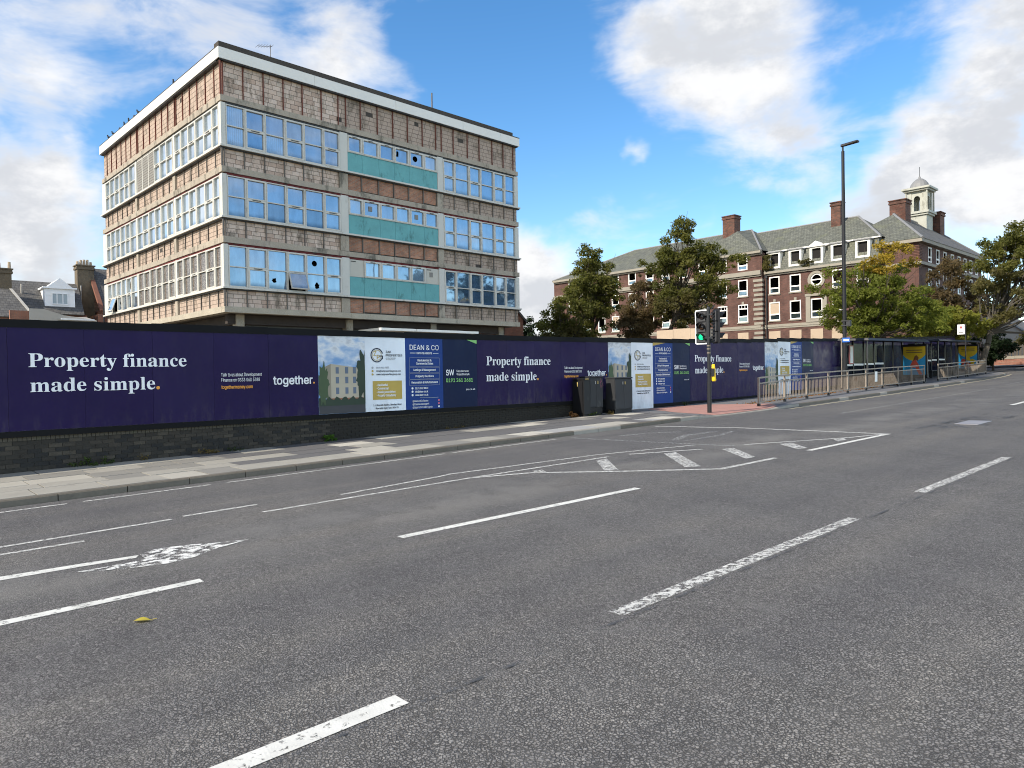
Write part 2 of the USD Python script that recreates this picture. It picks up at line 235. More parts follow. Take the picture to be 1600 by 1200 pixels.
l = [('g.position', 'wp.vector'), ('wp.color', 'wps.vector1'), ('wps.vector', 'wpm.vector1'), ('g.position', 'pos.vector1'), ('wpm.vector', 'pos.vector2'), ('pos.vector', 'v.vector'), ('pos.vector', 've.vector'), ('g.position', 'sk.vector'), ('sk.fac', 'skm.value'), ('skm.result', 'sunk.fac'), ('mul.result', 'sunk.a'), ('g.position', 'vb.vector'), ('v.color', 'bw.color'), ('bw.val', 'chip.fac'), ('ve.distance', 'edge.value'), ('chip.color', 'mul.a'), ('edge.result', 'mul.b'),
     ('g.position', 'big.vector'), ('big.fac', 'bigr.fac'), ('sunk.result', 'mul2.a'), ('bigr.color', 'mul2.b'), ('g.position', 'str.vector'), ('str.vector', 'strn.vector'), ('strn.fac', 'strr.fac'), ('mul2.result', 'mul3.a'), ('strr.color', 'mul3.b'),
     ('g.position', 'sp.vector'), ('sp.y', 'wy.value1'), ('wy.value', 'wab.value1'), ('wab.value', 'wm.value'), ('g.position', 'wn.vector'), ('wn.fac', 'wnm.value'), ('wm.result', 'wmul.value1'), ('wnm.result', 'wmul.value2'), ('wmul.value', 'worn.fac'), ('mul3.result', 'worn.a'),
     ('worn.result', 'p.base_color'), ('vb.distance', 'hgt.value1'), ('edge.result', 'hgt.value3'), ('hgt.value', 'bp.height'), ('bp.normal', 'p.normal')]
flat_mat('asphalt', n, l, 'p.BSDF')
xs = np.concatenate([np.arange(-40, 24, 4), np.arange(24, 62, 2), np.arange(62, 66, .5), [66, 66.4, 66.8, 67.05, 67.2], np.arange(70, 160, 6)])
def road_edge(x): return np.where(x <= 67.2, kerb_y(x), 60.0)
road = strip(xs, lambda x: x * 0 - 14, road_edge, 0, 8).build('road', MATS['asphalt'], kind='structure', label='wide grey asphalt road with worn white markings', cat='road')
ROAD = Node(road.prim, (0, 0, 0))


def paint(name, lo, hi, c=(.70, .69, .65), sc=22.0):
    n = {'g': ('geometry', {}), 'a': ('noise_texture', {'scale': sc, 'detail': 7.0, 'roughness': .72}), 'v': ('voronoi_texture', {'feature': 'distance_to_edge', 'scale': 50.0}), 'vm': ('map_range', {'from_min': 0.0, 'from_max': .3, 'to_min': -.07, 'to_max': .02, 'clamp': True}), 's': ('math', {'math_type': 'add'}),
         'm': ('map_range', {'range_type': 'smoothstep', 'from_min': lo, 'from_max': hi, 'to_min': 0.0, 'to_max': 1.0, 'clamp': True}), 'b': ('noise_texture', {'scale': 5.0, 'detail': 5.0}), 'r': ('rgb_ramp', {'ramp': [(.3, np.array(c) * .8), (.7, np.array(c))]}),
         'bp': ('bump', {'strength': .4, 'distance': .004}), 'p': ('principled_bsdf', {'roughness': .7}), 't': ('transparent_bsdf', {}), 'x': ('mix_closure', {})}
    l = [('g.position', 'a.vector'), ('g.position', 'v.vector'), ('v.distance', 'vm.value'), ('a.fac', 's.value1'), ('vm.result', 's.value2'), ('s.value', 'm.value'), ('g.position', 'b.vector'), ('b.fac', 'r.fac'), ('r.color', 'p.base_color'), ('v.distance', 'bp.height'), ('bp.normal', 'p.normal'), ('m.result', 'x.fac'), ('t.BSDF', 'x.closure1'), ('p.BSDF', 'x.closure2')]
    flat_mat(name, n, l, 'x.closure')


paint('paint_good', .30, .42, (.64, .63, .58)); paint('paint_worn', .40, .52, (.60, .59, .55)); paint('paint_thin', .33, .50, (.56, .55, .51)); paint('paint_faint', .46, .60, (.5, .5, .48)); paint('paint_yellow', .36, .47, (.62, .55, .36))
paint('paint_ragged', .44, .50, sc=9.0); paint('tar', .44, .64, (.07, .07, .072), 4.0)


def marking(name, pts, mat, lift=.004):
    """A flat polygon of paint; long ones are cut so that they follow the road."""
    P = Polygon(pts).buffer(0); b = MB()
    if P.is_empty: return
    x0, _, x1, _ = P.bounds; k = max(1, int((x1 - x0) / 2.5))
    for i in range(k):
        q = P.intersection(sbox(x0 + (x1 - x0) * i / k, -50, x0 + (x1 - x0) * (i + 1) / k, 80))
        for g in getattr(q, 'geoms', [q]):
            if g.area < 1e-6: continue
            v, f = trimesh.creation.triangulate_polygon(g, engine='earcut'); b.add(np.column_stack([v, gz(v[:, 0], v[:, 1]) + lift]), f)
    return b.build(name, mat, ROAD)


def stroke(name, pts, w, mat, lift=.004):
    return marking(name, LineString(pts).buffer(w / 2, cap_style=2, join_style=2).exterior.coords, mat, lift)


G, W_, F_, TH = MATS['paint_good'], MATS['paint_worn'], MATS['paint_faint'], MATS['paint_thin']
# centre lane line nearest the camera, 4 m marks with 2 m gaps
for a, b, m in ((-2.4, 2.02, G), (3.74, 7.64, W_), (9.56, 13.50, W_), (15.4, 19.3, W_)):
    stroke('lane_mark', [(a, 3.1), (b, 3.1)], .13, m) if a != 15.4 else None
for a, b in ((-2.3, 2.07), (4.04, 7.80)): stroke('lane_mark', [(a, 6.22 - a * .01), (b, 6.24 - b * .025)], .12, G)
stroke('edge_line', [(-6, 11.68), (2.1, 11.72)], .08, TH); stroke('edge_line', [(2.3, 11.72), (4.1, 11.74)], .075, TH); stroke('edge_line', [(4.35, 11.74), (8.8, 11.76)], .075, TH); stroke('edge_line', [(9.0, 11.76), (12.1, 11.76)], .075, TH)
stroke('lane_mark', [(-3, 9.05), (2.75, 9.22)], .075, TH); stroke('lane_mark', [(2.9, 9.3), (3.85, 9.32)], .075, TH); stroke('lane_mark', [(-3, 8.76), (1.72, 8.75)], .075, TH)
stroke('lane_mark', [(3.68, 8.73), (7.03, 8.73), (10.2, 8.58)], .075, TH); stroke('lane_mark', [(4.95, 9.06), (6.81, 9.27), (7.08, 9.34), (10.3, 8.96), (12.6, 8.3)], .07, TH)
stroke('hatching_border', [(7.03, 8.73), (7.96, 8.32), (8.82, 7.3), (9.97, 6.09), (11.6, 6.02)], .10, TH)
stroke('hatching_border', [(10.7, 8.48), (12.08, 7.77)], .09, TH); stroke('hatching_border', [(13.14, 7.49), (15.35, 6.32), (16.45, 5.96)], .09, TH); stroke('hatching_border', [(12.86, 6.02), (16.45, 5.94)], .11, G)
for q in ([(8.13, 8.44), (8.31, 8.42), (8.12, 8.1), (7.95, 8.21)], [(9.65, 8.40), (9.97, 8.42), (8.98, 7.34), (8.79, 7.47)], [(11.11, 7.99), (11.40, 7.92), (10.05, 6.5), (9.83, 6.66)],
          [(12.26, 7.46), (12.55, 7.38), (11.56, 6.38), (11.25, 6.38)], [(13.57, 6.96), (13.89, 6.87), (13.23, 6.22), (12.95, 6.27)], [(14.94, 6.5), (15.27, 6.43), (14.94, 6.2), (14.53, 6.2)]):
    marking('hatching_bar', q, W_)
stroke('stop_line', [(12.5, 11.68), (12.62, 9.6), (12.84, 7.55)], .13, F_); stroke('stop_line', [(15.95, 11.75), (16.45, 9.4), (16.42, 5.95)], .13, TH)
marking('turn_arrow', [(-1.5, 7.98), (0.9, 7.73), (1.5, 7.66), (1.95, 7.58), (1.9, 7.48), (1.45, 7.54), (0.9, 7.58), (-1.5, 7.82)], G)
marking('turn_arrow', [(1.96, 7.58), (2.15, 7.72), (2.45, 7.62), (2.62, 7.50), (2.95, 7.36), (2.55, 7.22), (2.3, 7.05), (2.05, 7.0), (1.7, 7.12), (1.35, 7.36), (1.6, 7.33), (1.95, 7.36)], MATS['paint_ragged'], .006)
stroke('turn_arrow', [(13.4, 10.9), (14.2, 10.75), (14.9, 10.2)], .16, F_); stroke('turn_arrow', [(13.2, 9.2), (14.2, 9.6), (15.3, 9.5)], .2, F_); stroke('turn_arrow', [(13.2, 8.95), (14.6, 8.9), (15.6, 9.2)], .12, F_)
xs = np.arange(23.6, 63, 1.6)
stroke('yellow_line', [(x, kerb_y(x) - .3) for x in xs], .10, MATS['paint_yellow'])
stroke('lane_mark', [(27.0, 6.05), (29.6, 6.12)], .14, G); stroke('lane_mark', [(33.0, 6.1), (37, 6.2)], .14, W_)
stroke('lane_mark', [(22, 9.3), (40, 9.6)], .10, F_); stroke('lane_mark', [(44, 10.1), (58, 10.9)], .10, F_)
stroke('tar_seam', [(-3, 2.99), (30, 2.99)], .03, MATS['tar'], .008)
stroke('tar_seam', [(17, 5.75), (26, 5.72), (40, 5.8)], .05, MATS['tar'], .008)
marking('tar_patch', [(17.9, 5.9), (21.6, 5.9), (22.6, 4.9), (18.6, 4.7)], MATS['tar'], .008)

# kerb stones
surf('kerb_dark', (.125, .11, .088), .9, .25, 2.5, bump=.004, bscale=50); surf('kerb_pale', (.27, .25, .215), .9, .2, 2.5, bump=.004, bscale=50)
KERB = Node(UsdGeom.Xform.Define(stage, '/World/kerb').GetPrim(), (0, 0, 0)); tag(KERB, 'kerb of granite and concrete stones along the far pavement', 'kerb', kind='structure')
line = LineString([(x, kerb_y(x)) for x in np.concatenate([np.arange(-8, 60, 2.0), np.arange(60, 66.1, .5), [66.3, 66.6, 66.8, 66.95, 67.05, 67.1]])])
s, KW = 0.0, .15
def kerb_top(x): return np.interp(x, [18.6, 19.6, 23.0, 24.0], [.105, .03, .03, .105])
while s < line.length - .95:
    a, b = np.array(line.interpolate(s + .006).coords[0]), np.array(line.interpolate(s + .909).coords[0]); d = (b - a) / np.linalg.norm(b - a); nn = np.array([-d[1], d[0]])
    q = []
    for z in (-.15, None):
        for p in (a, b, b + nn * KW, a + nn * KW): q.append((p[0], p[1], gz(p[0], p[1]) + (z if z is not None else kerb_top(p[0]))))
    q = np.array(q); m = MB(); top = q[4:].copy(); front = (0, 1)
    # small arris along the road edge
    v = np.vstack([q[:4], q[[4, 5]] - [0, 0, .02], q[[4, 5]] + np.append(nn * .02, 0), q[[6, 7]]]); m.add(v, [[3, 2, 1, 0], [0, 1, 5, 4], [4, 5, 7, 6], [6, 7, 8, 9], [1, 2, 8, 5], [3, 0, 4, 9], [2, 3, 9, 8]]); m.add(v, [[5, 8, 7], [4, 6, 9]])
    m.build('kerb_stone', MATS['kerb_pale'] if 16.8 < a[0] < 24.3 or rng.random() < .12 else MATS['kerb_dark'], KERB)
    s += .915

# pavement: a bed with slabs, asphalt patches, a red crossing pad, and plain asphalt further up
surf('pavement_asphalt', (.13, .13, .135), .9, .22, 1.2, fine=70, bump=.004, bscale=90, tint=((.2, .19, .17), .52))
for i, (c, t) in enumerate((((.28, .264, .226), .18), ((.34, .32, .272), .18), ((.20, .19, .168), .2), ((.43, .405, .345), .15), ((.30, .296, .284), .16))):
    surf(f'slab_{"abcde"[i]}', c, .88, t, 1.7, fine=40, bump=.003, bscale=80, tint=((.2, .19, .165), .55, 1.1))
surf('slab_dark', (.108, .104, .102), .9, .2, 1.5, fine=60, bump=.004, bscale=80)
surf('tactile_red', (.36, .19, .155), .88, .18, 2.0, fine=30, tint=((.3, .2, .17), .55))
surf('soil_joint', (.025, .023, .02), .95, .3, 3)
xs = np.concatenate([np.arange(-40, 24, 2), np.arange(24, 62, 2), np.arange(62, 66, .5), [66, 66.4, 66.8, 66.95]])
PAVE = Node(UsdGeom.Xform.Define(stage, '/World/pavement').GetPrim(), (0, 0, 0)); tag(PAVE, 'pavement of worn slabs and dark patches below the hoarding', 'pavement', kind='structure')
E19 = 19.4
strip(np.arange(-40, E19 + .1, 2), lambda x: kerb_y(x) + KW, lambda x: x * 0 + 16.6, .0955).build('bed', MATS['soil_joint'], PAVE)
strip(np.concatenate([[E19 - .4], xs[xs > E19]]), lambda x: kerb_y(x) + KW, lambda x: np.where(x < 63.1, hoard_y(x) + .5, 45), .098).build('asphalt_footway', MATS['pavement_asphalt'], PAVE) if False else None
def topz(x, y): return gz(x, y) + np.interp(x, [18.6, 19.6, 23.0, 24.0], [.103, .03, .03, .103]) * np.clip(1 - (y - kerb_y(x)) / 2.2, 0, 1) + .103 * np.clip((y - kerb_y(x)) / 2.2, 0, 1)
b = MB(); sx = np.concatenate([np.arange(E19 - .2, 24.2, .5), xs[xs > 24]]); rows = []
for k in np.linspace(0, 1, 7):
    y0 = kerb_y(sx) + KW; y1 = np.where(sx < 63.1, hoard_y(sx) + .5, 45.0); y = y0 + (y1 - y0) * k ** 1.3; rows.append(np.stack([sx, y, topz(sx, y)], 1))
m_ = len(sx); b.add(np.vstack(rows), [[k * m_ + i, k * m_ + i + 1, (k + 1) * m_ + i + 1, (k + 1) * m_ + i] for k in range(6) for i in range(m_ - 1)])
b.build('asphalt_footway', MATS['pavement_asphalt'], PAVE)
b = MB(); P = Polygon([(19.7, kerb_y(19.7) + KW + .01), (23.6, kerb_y(23.6) + KW + .01), (24.6, 12.9), (23.6, 15.0), (21.7, 15.6), (20.6, 15.5), (19.8, 13.9)])
for i in range(10):
    for j in range(8):
        x0, y0 = 19.6 + i * .5, 12.05 + j * .45; c = sbox(x0 + .004, y0 + .004, x0 + .496, y0 + .446).intersection(P)
        if c.area > .01 and c.geom_type == 'Polygon':
            v, f = trimesh.creation.triangulate_polygon(c, engine='earcut'); MB().add(np.column_stack([v, topz(v[:, 0], v[:, 1]) + .006]), f).build('red_tactile_paving', MATS['tactile_red'], PAVE)
ROWS = [(.0, .80), (.80, 1.40), (1.40, 2.10), (2.10, 2.75), (2.75, 3.75)]
for r, (a, c) in enumerate(ROWS):
    x = -4.0 + (.45 if r % 2 else 0) + rng.uniform(0, .2)
    while x < E19 - .2:
        wdt = .915 if rng.random() < .7 else .61
        far = x > 4.6
        if far and r in (1, 2, 3) and rng.random() < (.62 if r != 1 else .5): wdt *= 1.6; mat = MATS['slab_dark']
        elif far and r == 4 and rng.random() < .45: mat = MATS['slab_dark']
        elif far and r == 0 and rng.random() < .12: mat = MATS['slab_dark']
        else: mat = MATS['slab_' + 'aabcacbded'[rng.integers(0, 10)] if far else 'slab_' + 'acabaacbad'[rng.integers(0, 10)]]
        x1 = min(x + wdt, E19 - .2); y0 = kerb_y(x) + KW + a + .014; y1 = kerb_y(x) + KW + c - .014; dz = rng.uniform(-.001, .004); tl = rng.uniform(-.001, .003)
        q = [(X, Y, gz(X, Y) + z) for z in (.02, None) for X, Y in ((x + .010, y0), (x1 - .010, y0), (x1 - .010, y1), (x + .010, y1)) for z in ((z if z is not None else topz(X, Y) - gz(X, Y) + dz + tl * (X > x + .1)),)]
        if x1 - x > .12: MB().hexa(q).build('paving_slab', mat, PAVE)
        x += wdt

# ------------------------------------------------------------------ dwarf brick wall
for i, (c, v) in enumerate((((.036, .032, .027), .4), ((.050, .043, .035), .4), ((.025, .024, .023), .35), ((.064, .055, .043), .35))):
    surf(f'wall_brick_{"abcd"[i]}', c, .75, v, 6, fine=50, bump=.003, bscale=60, spec=.2, tint=((.085, .08, .065), .62, 3.0))
surf('wall_coping', (.085, .073, .055), .85, .3, 5, fine=50, bump=.004, tint=((.08, .09, .05), .55, 3.0)); surf('wall_mortar', (.055, .051, .045), .95, .2, 5)
WALL = thing('brick_dwarf_wall', 'low wall of dark blue-grey bricks with a brick-on-edge top under the hoarding', 'wall', (1.0, 15.85, float(gz(1, 15.85))))
WX0, WX1, WY = -2.5, 17.4, 15.85
def wall_h(x): return .60 - .0135 * (np.asarray(x) - 1.9)
NC = 7
b = MB(); x0, x1 = WX0, WX1
b.hexa([(x, y, gz(x, 15.9) + (h if not h else wall_h(x) + .09)) for h in (0, 1) for x, y in ((x0, WY + .012), (x1, WY + .012), (x1, WY + .3), (x0, WY + .3))])
b.build('mortar_bed', MATS['wall_mortar'], WALL)
near, rest = [], MB()
for r in range(NC):
    x = WX0 + (.1125 if r % 2 else 0)
    while x < WX1 - .06:
        x1 = min(x + .225, WX1); z = []
        for X in (x + .005, x1 - .005): ch = (wall_h(X) - .02) / NC; z.append((gz(X, 15.9) + .105 + r * ch + .005, gz(X, 15.9) + .105 + (r + 1) * ch - .006))
        p = rng.uniform(-.004, .004); y0 = WY + p
        q = [(x + .005, y0, z[0][0]), (x1 - .005, y0, z[1][0]), (x1 - .005, WY + .1, z[1][0]), (x + .005, WY + .1, z[0][0]), (x + .005, y0, z[0][1]), (x1 - .005, y0, z[1][1]), (x1 - .005, WY + .1, z[1][1]), (x + .005, WY + .1, z[0][1])]
        if 1.6 < x < 8.2: near.append((q, MATS['wall_brick_' + 'aaabbccd'[rng.integers(0, 8)]]))
        else: rest.hexa(q)
        x = x1
far_b = near[240:]
for q, m in near[:240]: MB().hexa(q).build('brick', m, WALL)
for q, m in far_b: rest.hexa(q)
rest.build('brickwork', surf('wall_brick_mix', (.039, .035, .029), .75, .4, 6, fine=50, bump=.003, spec=.2, island=.7, tint=((.085, .08, .065), .62, 3.0)), WALL, kind='stuff')
rest = MB(); x, k = WX0, 0
while x < WX1 - .05:
    x1 = x + .075; q = []
    p = rng.uniform(-.006, .004)
    for z in (0, 1):
        for X, Y in ((x + .004, WY - .008 + p), (x1 - .004, WY - .008 + p), (x1 - .004, WY + .2), (x + .004, WY + .2)): q.append((X, Y, gz(X, 15.9) + wall_h(X) + (.088 if not z else .195 + p)))
    if 2.0 < x < 6.4 and k < 58: MB().hexa(q).build('coping_brick', MATS['wall_coping'], WALL); k += 1
    else: rest.hexa(q)
    x = x1
rest.build('coping', MATS['wall_coping'], WALL, kind='stuff')

# ------------------------------------------------------------------ hoarding
def vinyl(name, c, rough=.32, spec=.5, dirt=0.0):
    c = np.array(c)
    n = {'g': ('geometry', {}), 'a': ('noise_texture', {'scale': .9, 'detail': 4.0}), 'r': ('rgb_ramp', {'ramp': [(.3, c * .88), (.7, c * 1.12)]}), 'd': ('noise_texture', {'scale': 2.2, 'detail': 6.0, 'roughness': .7}), 'dm': ('map_range', {'from_min': .35, 'from_max': .75, 'to_min': rough - .08, 'to_max': rough + .2, 'clamp': True}),
         'bn': ('noise_texture', {'scale': .8, 'detail': 2.0}), 'bp': ('bump', {'strength': .45, 'distance': .04}), 'p': ('principled_bsdf', {'specular_ior_level': spec}),
         'sp': ('separate_xyz', {}), 'gx': ('math', {'math_type': 'multiply_add', 'value2': -.021, 'value3': 0.0}), 'hz': ('math', {'math_type': 'add'}), 'hm': ('map_range', {'range_type': 'smoothstep', 'from_min': .5, 'from_max': 1.15, 'to_min': 1.0, 'to_max': .12, 'clamp': True}), 'sm': ('mapping', {'scale': (3.0, 3.0, .9)}), 'sn': ('noise_texture', {'scale': 2.0, 'detail': 8.0, 'roughness': .75}), 'st': ('map_range', {'range_type': 'smoothstep', 'from_min': .44, 'from_max': .72, 'to_min': 0.0, 'to_max': dirt, 'clamp': True}), 'dd': ('math', {'math_type': 'multiply'}), 'dx': ('mix_color', {'b': (.16, .145, .12)})}
    return flat_mat(name, n, [('g.position', 'a.vector'), ('a.fac', 'r.fac'), ('r.color', 'dx.a'), ('g.position', 'sp.vector'), ('sp.x', 'gx.value1'), ('gx.value', 'hz.value1'), ('sp.z', 'hz.value2'), ('hz.value', 'hm.value'), ('g.position', 'sm.vector'), ('sm.vector', 'sn.vector'), ('sn.fac', 'st.value'), ('hm.result', 'dd.value1'), ('st.result', 'dd.value2'), ('dd.value', 'dx.fac'), ('dx.result', 'p.base_color'),
                    ('g.position', 'd.vector'), ('d.fac', 'dm.value'), ('dm.result', 'p.roughness'), ('g.position', 'bn.vector'), ('bn.fac', 'bp.height'), ('bp.normal', 'p.normal')], 'p.BSDF')


vinyl('vinyl_purple', (.0145, .008, .047), .30, .15, .16); vinyl('vinyl_purple_worn', (.0165, .0098, .050), .36, .16, .28); vinyl('vinyl_purple_deep', (.0125, .0068, .044), .28, .16, .18); vinyl('vinyl_white', (.70, .75, .80), .4, .5, .35); vinyl('vinyl_blue', (.012, .042, .19), .36, .2); vinyl('vinyl_navy', (.005, .011, .040), .36, .18)
vinyl('trim_black', (.007, .007, .0075), .55, .12); vinyl('ink_white', (.78, .79, .80), .5); vinyl('ink_orange', (.80, .34, .05), .5); vinyl('ink_gold', (.42, .30, .06), .5); vinyl('ink_green', (.22, .50, .15), .5); vinyl('ink_dark', (.03, .035, .05), .5); vinyl('ink_grey', (.34, .36, .38), .5); vinyl('ink_pink', (.6, .12, .2), .5)
vinyl('print_wall', (.39, .345, .26), .45); vinyl('print_wall_side', (.24, .21, .155), .45); vinyl('print_leaf', (.045, .075, .03), .45); vinyl('print_leaf_dark', (.015, .03, .015), .45); vinyl('print_road', (.035, .035, .04), .45); vinyl('print_brick', (.27, .11, .06), .45); vinyl('print_window', (.10, .13, .18), .45)
# flat print of a sky on the picture boards
n = {'g': ('geometry', {}), 'a': ('noise_texture', {'scale': 2.6, 'detail': 6.0, 'roughness': .55}), 'm': ('mapping', {'scale': (1.0, 1.0, 1.7)}), 'sp': ('separate_xyz', {}), 'z': ('map_range', {'from_min': 1.9, 'from_max': 2.75, 'to_min': -.12, 'to_max': .2, 'clamp': True}), 's': ('math', {'math_type': 'add'}),
     'r': ('rgb_ramp', {'ramp': [(.34, (.16, .30, .52)), (.5, (.36, .46, .60)), (.62, (.62, .64, .66)), (.8, (.34, .36, .40))]}), 'p': ('principled_bsdf', {'roughness': .4})}
flat_mat('print_sky', n, [('g.position', 'm.vector'), ('m.vector', 'a.vector'), ('g.position', 'sp.vector'), ('sp.z', 'z.value'), ('a.fac', 's.value1'), ('z.result', 's.value2'), ('s.value', 'r.fac'), ('r.color', 'p.base_color')], 'p.BSDF')

def serif(text, cap, sx=1.0):
    """Bold serif lettering as a flat mesh: cap = height of the capitals."""
    out, x, k = [], 0.0, cap / 135.0
    for c in text:
        if c == ' ': x += 52; continue
        if c == '.': out.append(affinity.translate(Point(22, 14).buffer(15, 12), x)); x += 50; continue
        adv, polys = GLYPHS[c]
        out += [affinity.translate(Polygon(r[0], r[1:]), x) for r in polys]; x += adv
    return out, k * sx, k


def serif_width(text): return sum(52 if c == ' ' else GLYPHS[c][0] for c in text)


_TXT = {}
def sans(text, h, bold=True):
    key = (text, bold)
    if key not in _TXT:
        m = meshkit.text_mesh(text, 1.0, .004, bold); _TXT[key] = (np.array(m.vertices), np.array(m.faces))
    v, f = _TXT[key]; return v * [h, h, 1.0], f


HOARD = thing('site_hoarding', 'long purple printed site hoarding with black top and bottom rails along the pavement', 'hoarding', (13.0, 15.8, float(gz(13, 15.8))))
TX = [-2.6, 1.95, 8.09, 9.37, 10.59, 11.82, 13.04, 18.85, 20.1, 21.37, 22.61, 23.75, 29.57, 30.79, 32.08, 33.3, 34.59, 40.5, 63.0]
TK = ['purple', 'purple', 'photo', 'white', 'blue', 'navy', 'purple', 'photo', 'white', 'blue', 'navy', 'purple', 'photo', 'white', 'blue', 'navy', 'purple', 'purple']
def h_top(x): return np.interp(x, [-5, 8, 13, 16, 19, 21, 24.3, 29.3, 31.4, 37.2, 45, 55, 63], [2.69, 2.69, 2.69, 2.71, 2.73, 2.76, 2.81, 2.93, 3.0, 3.14, 3.36, 3.72, 4.0])
def h_bot(x): return np.interp(x, [-5, 8, 13, 19.9, 20.1, 24.3, 29.3, 31.4, 37.2, 45, 55, 63], [.77, .79, .79, .80, .52, .54, .62, .70, .87, 1.1, 1.45, 1.7])


class Board:
    """A printed face in its own coordinates: u along the street from its left edge, w up from the world's zero."""
    def __init__(self, node, x0, x1):
        self.node = node; y0, y1 = hoard_y(x0), hoard_y(x1); self.o = np.array([x0, y0, 0]); d = np.array([x1 - x0, y1 - y0, 0.0]); self.L = np.linalg.norm(d); self.d = d / self.L; self.nrm = np.array([self.d[1], -self.d[0], 0]); self.k = 0

    def M(self, u, w, lift):
        m = np.eye(4); m[:3, 0] = self.d; m[:3, 1] = (0, 0, 1); m[:3, 2] = self.nrm; m[:3, 3] = self.o + self.d * u + np.array([0, 0, w]) + self.nrm * lift; return m

    def put(self, name, v, f, u, w, mat, lift=.004):
        M = self.M(u, w, lift); return MB().add(np.asarray(v) @ M[:3, :3].T + M[:3, 3], f).build(name, MATS[mat], self.node)

    def shape(self, name, polys, u, w, mat, sx=1.0, sy=1.0, lift=.004, t=.0015):
        vs, fs, n = [], [], 0
        for p in (polys if isinstance(polys, list) else [polys]):
            for g in getattr(p, 'geoms', [p]):
                m = trimesh.creation.extrude_polygon(g, t, engine='earcut'); v = np.array(m.vertices); v[:, 0] *= sx; v[:, 1] *= sy; vs.append(v); fs.append(m.faces + n); n += len(v)
        return self.put(name, np.vstack(vs), np.vstack(fs), u, w, mat, lift)

    def text(self, s, h, u, w, mat, width=None, bold=True, align='l', name='lettering', lift=.005):
        v, f = sans(s, h, bold); v = v.copy(); wd = v[:, 0].max() - v[:, 0].min(); v[:, 0] -= v[:, 0].min()
        if width: v[:, 0] *= width / wd; wd = width
        if align == 'c': u -= wd / 2
        if align == 'r': u -= wd
        return self.put(name, v, f, u, w, mat, lift)

    def serif(self, s, cap, u, w, mat, sx=1.0):
        p, kx, ky = serif(s, cap, sx); return self.shape('lettering', p, u, w, mat, kx, ky)


def face(x0, x1, zb, zt, mat, name='panel', d0=0.0, th=.018, label=None):
    o = MB(); q = []; tl = rng.normal(0, .0015) if name == 'panel' else 0
    for z in (zb, zt):
        for x, dy in ((x0, d0), (x1, d0), (x1, d0 + th), (x0, d0 + th)): q.append((x, hoard_y(x) + dy + tl * (z > zb), z))
    return o.hexa(q).build(name, MATS[mat], HOARD, label=label)


